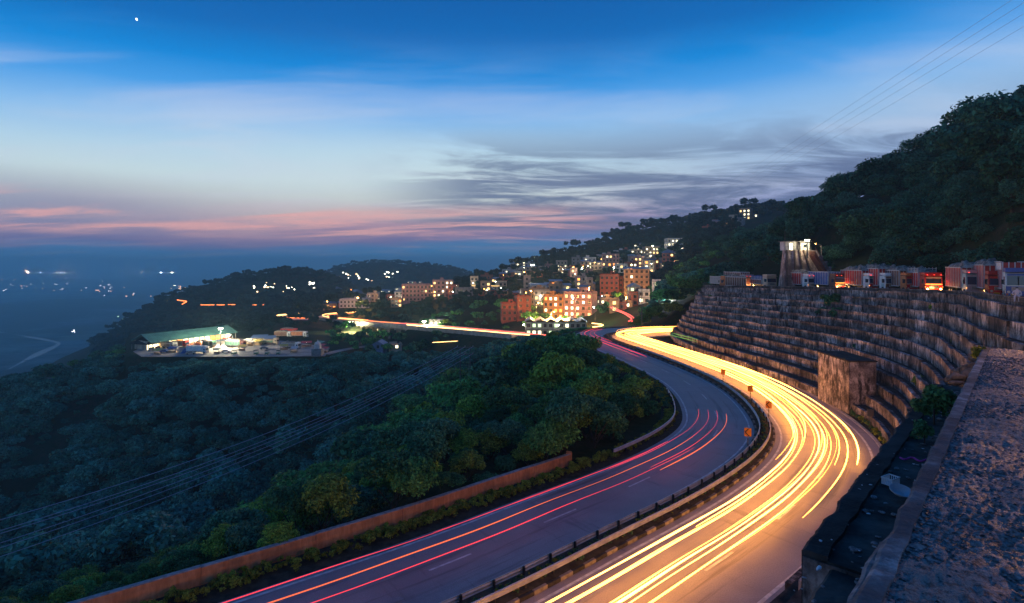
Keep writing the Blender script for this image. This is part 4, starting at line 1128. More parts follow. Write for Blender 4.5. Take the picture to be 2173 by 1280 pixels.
T = [ # px, base py, width px, floors, colour, label, lit, kinds, roof, y0
 (1087, 684, 44, 3, 'brick red', 'plain red block with white signboard at the left end of the lower town', .05, (0,), 'flat', 255),
 (1112, 681, 30, 4, 'brick red', 'taller red block just behind the plain red one with flat roof', .05, (0,), 'flat', 262),
 (1174, 678, 44, 4, 'ochre', 'orange lit four storey block under the sodium lamp', .5, (3, 1), 'flat', 255),
 (1226, 674, 62, 4, 'pink', 'wide pink building with two rows of bright windows', .7, (1, 1, 0), 'flat', 262),
 (1150, 650, 36, 3, 'grey', 'grey building with yellow lit windows behind the orange block', .3, (0,), 'flat', 300),
 (1196, 640, 70, 2, 'blue', 'long low building with pale blue tin roof behind the bright rows', .15, (1,), 'tin', 330),
 (1118, 628, 14, 4, 'cream', 'slim cream tower block standing alone left of the bright rows', .0, (1,), 'flat', 350),
 (1252, 638, 12, 4, 'cream', 'narrow cream block with an amber lamp on its face', .1, (0,), 'flat', 330),
 (1293, 636, 40, 4, 'brick red', 'tall dull red block in the middle of the right group', .0, (0,), 'flat', 330),
 (1318, 634, 16, 3, 'brick red', 'narrow dull red block between the two tall ones', .0, (0,), 'flat', 335),
 (1351, 640, 52, 5, 'tan', 'tall tan block with pale blue roof at the right end of the town', .06, (1,), 'tin', 320),
 (1290, 648, 34, 1, 'cream', 'low cream wall building lit yellow in front of the dull red block', .5, (1,), 'flat', 300),
 (1075, 588, 20, 2, 'white', 'small white house with a warm door at the left end of the upper row', .6, (0, 1), 'flat', 400),
 (1098, 590, 14, 2, 'cream', 'small cream house beside the white one in the upper row', .5, (0,), 'flat', 400),
 (1128, 586, 18, 2, 'grey', 'grey house under a bright pale lamp in the upper row', .4, (1,), 'flat', 400),
 (1160, 578, 20, 2, 'pink', 'pink house with dark windows in the upper row', .15, (0,), 'flat', 400),
 (1193, 578, 22, 3, 'cream', 'cream house with three lit windows in a row on the hill', .6, (1, 0), 'flat', 400),
 (1222, 570, 18, 3, 'grey', 'grey house with one bright lamp on its roof on the hill', .3, (1,), 'flat', 400),
 (1252, 572, 26, 3, 'white', 'white house with long balconies in the middle of the hill', .25, (1,), 'flat', 400),
 (1296, 574, 36, 4, 'pink', 'pink four storey hill house with amber windows', .45, (0, 3, 1), 'flat', 400),
 (1318, 548, 34, 2, 'white', 'long white block above the pink hill house', .2, (1,), 'flat', 420),
 (1352, 546, 26, 2, 'cream', 'cream house glowing warm under the hill lamp', .8, (1, 0), 'flat', 420),
 (1384, 549, 30, 3, 'tan', 'tan house with scattered warm windows right of the hill lamp', .5, (0, 1), 'flat', 420),
 (1368, 566, 22, 2, 'grey', 'grey house low on the hill with a single yellow window', .35, (0,), 'flat', 400),
 (1400, 570, 22, 2, 'brick red', 'small red house at the right end of the hill row', .3, (0,), 'flat', 400),
 (1440, 524, 46, 2, 'white', 'long white school building with a row of pale lights high on the hill', .9, (1,), 'flat', 430),
 (1425, 530, 16, 2, 'cream', 'small cream annex left of the white school building', .3, (1,), 'flat', 430),
 (1500, 498, 20, 2, 'brick red', 'dark red house between the white school and the top houses', .3, (1,), 'flat', 450),
 (1556, 486, 18, 2, 'cream', 'cream house with amber door among the top houses', .7, (0,), 'flat', 470),
 (1580, 483, 24, 3, 'tan', 'tan stepped house brightest of the top houses', .6, (0, 1), 'flat', 470),
 (1604, 470, 12, 1, 'grey', 'tiny grey hut with one pale lamp right of the top houses', .8, (1,), 'flat', 470),
 (884, 641, 62, 4, 'pink', 'large pink hotel with balconies on the knoll above the viaduct', .12, (0,), 'flat', 380),
 (940, 632, 44, 4, 'pink', 'second pink balcony block with a lit top floor on the knoll', .2, (1, 0), 'flat', 385),
 (985, 633, 38, 2, 'grey', 'plain grey building at the right end of the knoll row', .1, (1,), 'flat', 380),
 (992, 602, 28, 2, 'white', 'white gabled house on the crest with red eaves', .1, (3,), 'redgable', 400),
 (1030, 602, 22, 2, 'brick red', 'dark red house on the crest beside the gabled one', .1, (3,), 'flat', 400),
 (880, 602, 30, 1, 'white', 'small rooftop pavilion with pale lights above the pink hotel', .8, (2, 1), 'flat', 430),
 (752, 655, 62, 2, 'white', 'white resort building with veranda beside the orange lamp', .15, (3,), 'flat', 400),
 (762, 636, 46, 2, 'pink', 'pink gabled hall glowing orange above the resort', .0, (3,), 'gable', 415),
 (824, 622, 50, 1, 'blue', 'long low building with pale roof left of the pink hotel', .3, (1,), 'tin', 430),
 (848, 616, 18, 1, 'grey', 'small lit shed at the right end of the long low building', .9, (1,), 'flat', 430),
 (700, 657, 26, 1, 'tan', 'low shed with orange lights left of the resort', .8, (3,), 'flat', 395),
]
for t in T:
    building(t[0], t[1], t[2], t[3], t[4], t[5], t[6], t[7], t[8], t[9], balcony=('balcon' in t[5] or 'hotel' in t[5] or 'rows' in t[5]))
# the many small houses between them
def infill():
    rr = random.Random(55)
    ZN = [((1062, 1250), (574, 598), 16, (12, 24), (1, 3), 'on the left part of the upper hill row', 400), ((1250, 1420), (556, 584), 16, (12, 26), (1, 3), 'on the right part of the upper hill row', 400),
          ((1290, 1470), (530, 556), 7, (10, 20), (1, 2), 'scattered above the upper hill row', 420), ((1105, 1280), (618, 650), 10, (16, 34), (2, 3), 'packed behind the bright lower blocks', 285),
          ((1245, 1400), (645, 668), 8, (12, 26), (1, 3), 'at the foot of the dull red and tan blocks', 270), ((1040, 1110), (600, 640), 5, (12, 22), (1, 2), 'on the dark slope left of the lower town', 340),
          ((850, 1040), (612, 640), 9, (14, 28), (1, 3), 'among the trees of the knoll above the viaduct', 380), ((700, 850), (618, 655), 9, (14, 26), (1, 2), 'around the resort on the left knoll', 390),
          ((1480, 1610), (476, 500), 5, (9, 16), (1, 2), 'near the top houses on the high slope', 440)]
    for (xa, xb), (ya, yb), n, (wa, wb), (fa, fb), where, y0 in ZN:
        for k in range(int(n * 1.5)):
            col = rr.choice(('pink', 'cream', 'grey', 'white', 'tan', 'brick red')); lit = rr.choice((.15, .35, .6)); fl = rr.randint(fa, fb)
            lab = ('%s %s house %s' % (('single', 'two', 'three')[fl - 1] + ' storey', col, where)) if fl > 1 else 'low %s house %s' % (col, where)
            building(rr.uniform(xa, xb), rr.uniform(ya, yb), rr.uniform(wa, wb), fl, col, lab, lit, rr.choice(((0, 1), (1, 0, 3), (0,), (1, 2))), rr.choice(('flat', 'flat', 'flat', 'tin', 'gable')), y0, group=lab + 's', clear=.8, win_w=1.5)
            if rr.random() < .45:
                p = CLEAR[-1]; g = ground(p[0], p[1]); street_lamp(Vector((p[0], p[1], g)), rr.uniform(5, 7), rr.choice((E_COOL, E_AMB, E_COOL)), (1, .8, .5), 1200 if rr.random() < .3 else 0, 'small street lamp before the houses ' + where, 'street lamps ' + where, rr.uniform(.3, .5))
infill()
# school-like block with a folded roof in front of the town
def folded_block():
    p = at(1180, 714, 238); w = 128 / FPX * 238; e = empty('building', (p.x, p.y, p.z), -.05, 'long green grey block with a zigzag folded roof behind the wooded knoll', 'building', 'buildings of the hill town')
    m = mat('plaster_green_grey', (.26, .30, .26), rough=.9, var=.25); H = 6.2
    CLEAR.append((p.x, p.y + 4, w * .5)); CLEAR.append((p.x - 8, p.y, 12)); CLEAR.append((p.x + 9, p.y, 9)); CLEAR.append((p.x - 4, p.y - 12, 12))
    MB().box(-w/2, w/2, 0, 9, -6, H).build('wall', m, e)
    n = 6; pts = []
    for k in range(n):
        x0 = -w/2 - .5 + k * (w + 1) / n; x1 = x0 + (w + 1) / n
        vs = [(x0, -1.2, H + .1), ((x0 + x1)/2, -1.2, H + 1.5), (x1, -1.2, H + .1)]; vs2 = [(a, 10, c) for a, _, c in vs]
        up_ = [(a, b, c + .12) for a, b, c in vs + vs2]
        mb = MB(); mb.add(vs + vs2 + up_, [(0,1,4,3),(1,2,5,4),(6,9,10,7),(7,10,11,8),(0,6,7,1),(1,7,8,2),(3,4,10,9),(4,5,11,10),(0,3,9,6),(2,8,11,5)]); mb.build('roof_fold', m_tin, e)
    for f in range(2):
        MB().box(-w/2, w/2, -.9, -.003, f * 3.1 + 3.0, f * 3.1 + 3.15).build('floor_band', m_slab, e) if f == 0 else None
        for k in range(11):
            x = -w/2 + (k + .5) * w / 11; kind = R.choice((2, 1, -1, -1, 2)) if k < 8 else -1
            link('window', win(kind, 1.3, 1.5), e, (x, -.005, f * 3.1 + .9))
    for k in range(12): MB().box(-w/2 + k * w / 11.2, -w/2 + k * w / 11.2 + .2, -1.1, -.9, 0, H + .1).build('column', m_slab, e)
folded_block()
for px_, py_, Y_, r_ in ((738, 700, 318, 8), (775, 700, 305, 7), (850, 705, 285, 9), (900, 705, 276, 7), (820, 705, 296, 7)):
    q_ = at(px_, py_, Y_); CLEAR.append((q_.x, q_.y, r_))
CLEAR.append((66, 113, 9)); CLEAR.append((71, 116, 7)); CLEAR.append((64, 121, 6))
# lamps in the valley and town
LAMPS = [
 (745, 683, 330, 12, 'cool', 70000, 'bright pale floodlight mast beside the viaduct, brightest lamp of the valley road'),
 (900, 682, 292, 8, 'cool', 36000, 'bright pale floodlight mast at the right end of the viaduct'),
 (468, 697, 275, 11, 'cool', 45000, 'bright pale floodlight mast over the long market shed'),
]
for px, py, Y, h, k, w, lab in LAMPS:
    p = at(px, py, Y); flood_mast(Vector((p.x, p.y, p.z - h)), h, E_COOL, (1, .88, .55), w, lab)
def lamp_at(px, py, Y, h, kind, watts, label, head=.35):
    p = at(px, py, Y); m, col = {'amb': (E_AMB, (1, .42, .10)), 'cool': (E_COOL, (1, .9, .6)), 'white': (E_WHITE, (.85, .93, 1))}[kind]
    street_lamp(Vector((p.x, p.y, p.z - h)), h, m, col, watts, label, head=head)
lamp_at(493, 712, 268, 8, 'cool', 9000, 'smaller warm lamp just right of the market floodlight', .5)
lamp_at(1138, 643, 255, 9, 'amb', 24000, 'sodium lamp between the red block and the orange block', .6)
lamp_at(1170, 662, 250, 12, 'amb', 38000, 'sodium lamp glaring in front of the orange block', .5)
lamp_at(1205, 668, 250, 8, 'amb', 14000, 'sodium lamp low before the pink building', .4)
lamp_at(1133, 618, 300, 9, 'amb', 9000, 'sodium lamp over the grey building', .6)
lamp_at(1326, 631, 300, 8, 'amb', 22000, 'sodium lamp between the dull red and the tan block', .6)
lamp_at(1254, 611, 320, 9, 'amb', 6000, 'sodium lamp before the narrow cream block', .5)
lamp_at(1263, 653, 240, 8, 'cool', 6000, 'pale lamp at the right end of the pink building', .5)
lamp_at(1222, 634, 250, 8, 'cool', 3000, 'pale lamp above the roof of the pink building', .5)
lamp_at(1422, 632, 190, 8, 'white', 7000, 'white lamp with a halo among the dark trees left of the terraces', .45)
lamp_at(1383, 624, 320, 8, 'amb', 5000, 'sodium lamp right of the tan block', .5)
lamp_at(764, 632, 392, 9, 'amb', 26000, 'orange lamp glaring on the resort front', .9)
lamp_at(696, 640, 385, 5, 'amb', 5000, 'orange lamp at the low shed', .5)
lamp_at(1385, 522, 440, 9, 'cool', 9000, 'pale green tinted lamp high on the hill', .8)
lamp_at(1302, 568, 395, 8, 'cool', 5000, 'pale lamp before the pink hill house', .7)
lamp_at(1127, 563, 395, 9, 'cool', 5000, 'pale lamp over the upper row', .7)
lamp_at(1117, 578, 395, 7, 'amb', 2500, 'small amber lamp left of the upper row lamp', .6)
lamp_at(1240, 570, 398, 7, 'cool', 4000, 'pale lamp beside the cream hill house', .7)
lamp_at(966, 607, 395, 8, 'cool', 5000, 'pale lamp at the corner of the second balcony block', .7)
lamp_at(927, 620, 380, 6, 'amb', 3500, 'amber lamp between the two balcony blocks', .6)
lamp_at(1178, 690, 232, 5, 'cool', 500, 'pale lamp under the folded roof', .5)
lamp_at(1115, 689, 232, 5, 'cool', 800, 'pale lamp on the left of the folded roof block', .55)
lamp_at(1437, 549, 400, 7, 'cool', 3000, 'pale lamp alone below the white school building', .7)
lamp_at(1530, 494, 450, 7, 'cool', 2500, 'pale lamp left of the top houses', .7)
# tall lamp post on the highway bend
def tall_post():
    p = at(1362, 704, 148); e = empty('lamp_post', (p.x, p.y, -1), 0, 'tall unlit lamp post behind the far highway bend', 'lamp post', None)
    MB().cyl((0, 0, 0), (0, 0, 12.5), .14, .07, 8).build('pole', m_pole, e); MB().cyl((0, 0, 12.4), (-1.6, 0, 12.9), .05, .04, 6).build('arm', m_pole, e); MB().box(-2.2, -1.5, -.15, .15, 12.82, 12.95).build('lamp_housing', m_pole, e)
tall_post()
# distant lit houses, on the hills and over the plain
def far_house(px, py, y0, size, k, label, group, dim=1.0):
    p = hit(px, py, y0, 58000)
    if p is None: return
    e = bpy.data.objects.get('far_house_pattern')
    s = size * p.y / 1000 * (.72 if p.y < 2400 else 1)
    key = 'lit_house_%d' % k
    if key not in FH:
        mb = MB(); mb.box(-.5, .5, 0, .7, -.5, .55, 0); mb.prism([(-.58, .552), (.58, .552), (0, .85)], -.06, .78, 0)
        for x in ((-.3, .0, .3) if k < 3 else ()): mb.box(x - .10, x + .10, -.02, -.004, .08, .42, 1)
        if k >= 3: mb.box(-.46, .46, -.02, -.004, .0, .5, 1)
        FH[key] = mb.mesh('lit_house', [PLASTER['grey'], FAR_E[k]])
    CLEAR.append((p.x - 9 * math.sin(math.atan2(p.x, p.y)), p.y - 9, 11 if p.y < 3000 else 0)) 
    o = link('lit_house', FH[key], None, p, -math.atan2(p.x, p.y), (s, s, s)); tag(o, label, 'house', group)
FH = {}
FAR_E = [emis('far_glow_warm', (1.0, .55, .25), 16, False), emis('far_glow_white', (1.0, .92, .72), 22, False), emis('far_glow_red', (1.0, .12, .06), 16, False), emis('plain_glow_warm', (1.0, .50, .28), 6, False), emis('plain_glow_white', (.9, .9, 1.0), 6, False), emis('near_glow_green', (.6, .9, .5), 5, False), emis('horizon_glow_warm', (1.0, .45, .25), 2600, False), emis('horizon_glow_white', (1.0, .8, .8), 2200, False)]
CL = [ # cluster: centre px, py, spread x, spread y, count, min distance, size, kinds, label, group
 (574, 606, 14, 7, 9, 600, 3.6, (0, 1, 1), 'lit house in the cluster on the dark hill beyond the market', 'lit houses beyond the market'),
 (617, 612, 16, 8, 8, 600, 3.4, (0, 1), 'lit house on the dark hill left of the resort', 'lit houses left of the resort'),
 (662, 608, 6, 8, 9, 560, 4.0, (1, 1, 0), 'lit house in the tight bright cluster above the viaduct', 'lit houses in the tight cluster'),
 (540, 615, 18, 10, 5, 600, 3.2, (1, 0), 'lit house at the left edge of the dark hill', 'lit houses at the left edge of the hill'),
 (738, 586, 26, 8, 14, 900, 3.6, (1, 0, 1), 'lit house on the low flank of the far rounded hill', 'lit houses on the far rounded hill'),
 (826, 585, 24, 8, 14, 900, 3.6, (1, 0, 1), 'lit house on the right flank of the far rounded hill', 'lit houses on the right flank of the far hill'),
 (770, 600, 20, 8, 7, 600, 3.4, (1, 0), 'lit house at the foot of the far rounded hill', 'lit houses at the foot of the far hill'),
 (377, 614, 22, 9, 11, 560, 3.2, (1, 0), 'lit house on the left spur running down to the plain', 'lit houses on the left spur'),
 (230, 576, 215, 4.5, 44, 6000, 2.2, (6, 7, 6), 'tiny light of a town house on the horizon plain', 'town lights on the horizon plain'),
 (90, 576, 70, 4, 14, 6000, 2.2, (6, 7), 'tiny light of a town house at the left end of the horizon', 'town lights at the left end of the horizon'),
 (120, 605, 120, 14, 30, 2500, 2.2, (3, 4, 4), 'tiny light of a farm house on the middle plain', 'farm lights on the middle plain'),
 (260, 620, 60, 10, 12, 2500, 2.2, (3, 4), 'tiny light of a farm house where the plain meets the spur', 'farm lights near the spur'),
 (265, 672, 16, 7, 6, 900, 2.4, (5, 1), 'greenish lit house in the dark valley left of the market', 'greenish houses in the dark valley'),
 (155, 705, 3, 14, 4, 1000, 2.6, (4,), 'pale lit house in the valley near the river', 'pale houses near the river'),
]
def clusters():
    rr = random.Random(77)
    for cx_, cy_, sx, sy, n, y0, s, ks, lab, g in CL:
        for k in range(n):
            far_house(cx_ + rr.uniform(-sx, sx), cy_ + rr.uniform(-sy, sy), y0, s * rr.uniform(.6, 1.3), rr.choice(ks), lab, g)
clusters()
# thin far traffic trails
def far_trail(pts, r, m, label, name='light_trail', group='traffic trails on the valley road'):
    mb = MB(); tube(mb, smooth_path(resample(pts, max(2.0, (pts[0] - pts[-1]).length / 60)), 2), r, 5); tag(mb.build(name, m), label, 'light trail', group)
Q_H = emis('far_headlight_glow', (1.0, .55, .18), 5, True); Q_T = emis('far_taillight_glow', (1.0, .10, .07), 2.2, True); Q_O = emis('far_orange_glow', (1.0, .22, .05), 4, True)
fr = far_road[3:]
def seg(path, y0, y1): return [p for p in path if y0 <= p.y <= y1]
up1 = Vector((0, 0, 1.0))
far_trail([p + up1 for p in offset(seg(far_road, 178, 310), 1.0)], .22, Q_T, 'red trail along the right half of the viaduct road')
far_trail([p + up1 * 1.3 for p in offset(seg(far_road, 178, 310), -2.2)], .16, Q_T, 'thinner red trail behind the first one on the viaduct road')
far_trail([p + up1 * .8 for p in offset(seg(far_road, 262, 305), -1.2)], .42, Q_H, 'broad yellow trail where the viaduct meets the embankment')
far_trail([p + up1 * .8 for p in offset(seg(far_road, 225, 300), -2.0)], .20, Q_H, 'long thin yellow trail on the embankment road')
far_trail([p + up1 for p in offset(seg(far_road, 300, 382), 0)], .16, Q_O, 'orange red trail over the middle of the viaduct')
far_trail([p + up1 for p in offset([q for q in far_road if q.y > 345], 1.8)], .26, Q_O, 'orange trail turning back at the end of the viaduct')
far_trail([p + up1 * 1.2 for p in offset([q for q in far_road if q.y > 345], -1.6)], .18, Q_H, 'yellow trail inside the turning orange one')
far_trail([p + up1 for p in far_road_l], .24, Q_O, 'orange trail on the road left of the viaduct')
far_trail([p + up1 * 1.3 for p in offset([q for q in far_road_l if q.y > 412], .5)], .45, Q_H, 'bright yellow hooked trail at the left hairpin')
far_trail([at(918, 727, 262), at(960, 724.5, 258), at(1000, 723.5, 252), at(1025, 724.5, 248), at(1040, 727, 246)], .14, Q_H, 'thin yellow trail on the lower service road')
for a, b, z in ((426, 455, 647), (460, 477, 647), (484, 499, 646.5), (535, 560, 647)):
    far_trail([at(a, z, 560), at((a + b) / 2, z + .2, 560), at(b, z, 560)], .32, Q_O, 'short dash of orange trail on the contour road across the dark hill', group='dashes of trail on the contour road')
far_trail([at(376, 636.5, 640), at(384, 638, 620), at(394, 639, 620), at(391, 643, 600), at(386, 646, 600)], .45, Q_O, 'small bent orange trail low on the left spur')
far_trail([at(1256, 686, 175), at(1278, 688, 172), at(1286, 690, 170), at(1272, 693, 168), at(1258, 694, 166)], .16, Q_H, 'small hooked yellow trail on the lane behind the far bend')
far_trail([at(1296, 652, 245), at(1306, 658, 236), at(1322, 664, 226), at(1335, 672, 214), at(1341, 678, 205), at(1334, 682, 198)], .24, Q_T, 'faint red trail winding up into the town')
far_trail([at(1300, 651, 245), at(1311, 657, 236), at(1328, 664, 226), at(1342, 672, 214), at(1346, 678, 205), at(1340, 683, 198)], .16, Q_T, 'second faint red trail beside the winding one')
far_trail([at(1001, 606.5, 395), at(1060, 607, 380)], .10, Q_H, 'hairline pale trail on the road over the knoll')

# viaduct
def viaduct():
    v = empty('viaduct', (far_road[0].x, 0, 0)); tag(v, 'concrete viaduct carrying the valley road past the market', 'viaduct')
    v.location = (0, 0, 0)
    m = mat('viaduct_concrete', (.36, .33, .27), rough=.9, var=.25, scale=.4)
    p = [q for q in far_road if 236 < q.y < 384]
    mb = MB(); sweep(mb, p, [(-5.5, -1.2), (-5.5, .05), (5.5, .05), (5.5, -1.2)]); mb.build('deck', m, v)
    mb = MB(); sweep(mb, p, [(-5.5, .053), (-5.5, .95), (-5.25, .95), (-5.25, .053)]); mb.build('railing', m, v)
    mb = MB(); sweep(mb, p, [(5.25, .053), (5.25, .95), (5.5, .95), (5.5, .053)]); mb.build('railing', m, v)
    for y in (301, 309, 318, 327, 337, 346):
        q = min(p, key=lambda q: abs(q.y - y)); g = ground(q.x, q.y)
        for o in (-3.2, 3.2):
            MB().cyl((q.x + o * .5, q.y + o, g - 3), (q.x + o * .5, q.y + o, q.z - 2.2), .75, .75, 10).build('pillar', m, v)
        MB().box(q.x - 4.5, q.x + 4.5, q.y - 4.2, q.y + 4.2, q.z - 2.2, q.z - 1.203).build('cross_beam', m, v)
    # retaining walls of the embankments
    for (a, b) in ((236, 297), (352, 384)):
        s = [q for q in p if a <= q.y <= b]; vs = []
        for q, nn in zip(s, normals(s)):
            for sd in (-1, 1): vs += [q + nn * 5.2 * sd + Vector((0, 0, -1.2)), Vector(((q + nn * 5.4 * sd).x, (q + nn * 5.4 * sd).y, min(ground(q.x, q.y), q.z) - 9))]
        n = len(s); mb = MB(); mb.add(vs, [(4*i, 4*i+1, 4*i+5, 4*i+4) for i in range(n-1)] + [(4*i+2, 4*i+6, 4*i+7, 4*i+3) for i in range(n-1)] + [(0,2,3,1), (4*n-4, 4*n-3, 4*n-1, 4*n-2)]); mb.build('embankment_wall', m, v)
    strip('carriageway', [q + Vector((0, 0, .055)) for q in p], -5.2, 5.2, 0, m_asph, v)
viaduct()
strip('valley_road', [q + Vector((0, 0, .05)) for q in far_road if q.y >= 384], -5, 5, 0, m_asph, None); tag(bpy.data.objects['valley_road'], kind='structure')
strip('valley_road_branch', [q + Vector((0, 0, .05)) for q in far_road_l], -5, 5, 0, m_asph, None); tag(bpy.data.objects['valley_road_branch'], kind='structure')
# ------------------------------------------------------------------ planting
def zone_of(x, y, px):
    if px > 1520 and x > 40: return 'hill'
    o, d = rdist(x, y)
    if d < 75 and y < 175: return 'knoll'
    if y < 262: return 'valley'
    return 'far'
ZL = {'knoll': ('leafy green tree on the wooded knoll inside the highway bend', 'trees on the wooded knoll left of the highway'),
      'valley': ('dark leafy tree on the deep valley slope below the market', 'trees on the dark valley slope'),
      'hill': ('dense green tree on the steep hillside above the parked trucks', 'trees on the hillside above the trucks'),
      'far': ('dark tree among the hills beyond the valley road', 'trees beyond the valley road')}
VARL = ['round crowned', 'umbrella crowned', 'low bushy', 'tall olive toned', 'small spreading']
def scatter_stuff(name, label, pts, lod):
    # one object: points carrying instances of the crowns of trees that stand in the scene
    V = [(p[0], p[1], p[2]) for p in pts]
    me = bpy.data.meshes.new(name); me.from_pydata(V, [], [])
    at1 = me.attributes.new('tree_scale', 'FLOAT', 'POINT'); at1.data.foreach_set('value', [p[3] for p in pts])
    at2 = me.attributes.new('tree_turn', 'FLOAT', 'POINT'); at2.data.foreach_set('value', [p[4] for p in pts])
    at3 = me.attributes.new('tree_kind', 'INT', 'POINT'); at3.data.foreach_set('value', [p[5] for p in pts])
    o = link(name, me); tag(o, label, 'forest', None, 'stuff')
    ng = bpy.data.node_groups.new('scatter_' + name, 'GeometryNodeTree')
    ng.interface.new_socket(name='Geometry', in_out='INPUT', socket_type='NodeSocketGeometry')
    ng.interface.new_socket(name='Geometry', in_out='OUTPUT', socket_type='NodeSocketGeometry')
    gi = ng.nodes.new('NodeGroupInput'); go = ng.nodes.new('NodeGroupOutput'); L = ng.links.new
    join = ng.nodes.new('GeometryNodeJoinGeometry')
    for k in range(5):      # joined back to front so that index 0 ends up first
        oi = ng.nodes.new('GeometryNodeObjectInfo'); oi.inputs['Object'].default_value = CROWN_SRC[lod][4 - k]; oi.inputs['As Instance'].default_value = True
        L(oi.outputs['Geometry'], join.inputs[0])
    iop = ng.nodes.new('GeometryNodeInstanceOnPoints'); L(gi.outputs[0], iop.inputs['Points']); L(join.outputs[0], iop.inputs['Instance'])
    iop.inputs['Pick Instance'].default_value = True
    def attr(n, t):
        a = ng.nodes.new('GeometryNodeInputNamedAttribute'); a.data_type = t; a.inputs['Name'].default_value = n; return a.outputs['Attribute']
    L(attr('tree_kind', 'INT'), iop.inputs['Instance Index']); L(attr('tree_scale', 'FLOAT'), iop.inputs['Scale'])
    cx_ = ng.nodes.new('ShaderNodeCombineXYZ'); L(attr('tree_turn', 'FLOAT'), cx_.inputs[2]); L(cx_.outputs[0], iop.inputs['Rotation'])
    L(iop.outputs[0], go.inputs[0])
    md = o.modifiers.new('scatter', 'NODES'); md.node_group = ng
    return o
CROWN_SRC = {'near': [], 'mid': [], 'far': [], 'valley': [], 'hazy': [], 'hill': []}
def do_plant():
    P = plant_all(); rr = random.Random(3)
    vis = [p for p in P if -40 < p[3] < 2210]
    vis.sort(key=lambda p: -(p[2] ** .5) / math.hypot(p[0], p[1]))
    key = set(id(p) for p in vis[:270])
    # a few trees of every zone so that every detail level has standing trees of its own
    cnt = {'mid': 0, 'far': 0}
    for p in vis[270:]:
        lod = 'mid' if p[1] < 200 else 'far'
        if cnt[lod] < 10 and rr.random() < .02: key.add(id(p)); cnt[lod] += 1
    stuff = {}
    src_need = {l: {k: None for k in range(5)} for l in CROWN_SRC}
    n_ind = 0
    for p in P:
        x, y, s, px = p; z = zone_of(x, y, px); d = math.hypot(x, y)
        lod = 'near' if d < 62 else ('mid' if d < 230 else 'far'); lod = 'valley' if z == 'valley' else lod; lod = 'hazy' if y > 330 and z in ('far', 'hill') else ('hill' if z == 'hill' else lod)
        k = rr.choice(((0, 2, 2, 3, 4) if y < 75 else (0, 1, 2, 3, 4)) if z in ('knoll', 'hill') else (0, 1, 2, 4, 4)); sink = .3 + (1.3 * s if (z == 'knoll' and y < 80 and k != 4) else .6 * s)
        g = ground(x, y); turn = rr.uniform(0, 6.28)
        if id(p) in key:
            if src_need[lod][k] is None or True:
                cm, tm, th = TREES[lod][k]
                e = empty('tree', (x, y, g - sink), turn, VARL[k] + ' ' + ZL[z][0], 'tree', VARL[k] + ' ' + ZL[z][1]); e.scale = (s, s, s * rr.uniform(.85, 1.15))
                c = link('crown', cm, e, (0, 0, th)); link('trunk', tm, e)
                if src_need[lod][k] is None: src_need[lod][k] = c
                n_ind += 1
        else:
            stuff.setdefault((z, lod), []).append((x, y, g - sink + TREES[lod][k][2] * s, s, turn, k))
    # every detail level and kind needs one standing tree as the pattern
    for lod in src_need:
        for k in range(5):
            if src_need[lod][k] is None:
                for key_, lst in stuff.items():
                    if key_[1] == lod and lst:
                        x, y, g, s, turn, kk = lst.pop(len(lst) // 2); z = key_[0]; cm, tm, th = TREES[lod][k]
                        e = empty('tree', (x, y, ground(x, y) - .3), turn, VARL[k] + ' ' + ZL[z][0], 'tree', VARL[k] + ' ' + ZL[z][1]); e.scale = (s, s, s)
                        src_need[lod][k] = link('crown', cm, e, (0, 0, th)); link('trunk', tm, e); break
                else:
                    # fall back on any tree
                    src_need[lod][k] = next(v for l2 in src_need for v in src_need[l2].values() if v is not None)
        CROWN_SRC[lod] = [src_need[lod][k] for k in range(5)]
    SN = {'knoll': 'wooded_knoll_forest', 'valley': 'valley_slope_forest', 'hill': 'hillside_forest', 'far': 'far_hill_forest'}
    SL = {'knoll': 'mass of green trees covering the knoll left of the highway', 'valley': 'dark forest covering the deep valley slope on the left',
          'hill': 'green forest covering the steep hillside above the trucks', 'far': 'dim blue forest covering the distant hills'}
    for (z, lod), lst in stuff.items():
        scatter_stuff(SN[z], SL[z], lst, lod)
    print('TREES', n_ind, {k: len(v) for k, v in stuff.items()})
do_plant()
# ------------------------------------------------------------------ trucks
m_tyre = mat('tyre_rubber', (.018, .018, .018), rough=.9)
m_hub = mat('wheel_hub', (.25, .24, .23), rough=.5, metal=.4)
m_chas = mat('chassis_black', (.02, .02, .022), rough=.7)
m_chrome = mat('dull_chrome', (.45, .44, .42), rough=.35, metal=.7)
m_scr = mat('windscreen_glass', (.015, .03, .07), rough=.08, spec=.8)
m_plate = mat('yellow_plate', (.75, .42, .03), rough=.5)
m_text = mat('black_print', (.01, .01, .01), rough=.6)
m_rope = mat('load_jute', (.27, .22, .18), rough=.95, var=.7, scale=2)
m_blue = mat('blue_tarpaulin', (.04, .09, .26), rough=.6, var=.3, scale=2)
PAINT = {'maroon': (.40, .010, .016), 'red': (.66, .025, .02), 'white': (.72, .74, .74), 'cream': (.52, .42, .30), 'grey': (.26, .27, .29), 'orange': (.55, .15, .04), 'blue': (.06, .12, .34), 'brown': (.14, .05, .04), 'green': (.08, .20, .14), 'teal': (.35, .50, .48), 'ribgrey': (.62, .62, .62), 'pinkish': (.42, .30, .30)}
def paint(c): return mat('truck_paint_' + c, PAINT[c], rough=.45, var=.15, scale=2, spec=.45)
E_HL = emis('truck_headlamp_lit', (1.0, .62, .18), 14, True)
E_TP = emis('truck_marker_lit', (1.0, .30, .04), 5, False)
E_RED = emis('truck_red_marker', (1.0, .06, .03), 5, False)
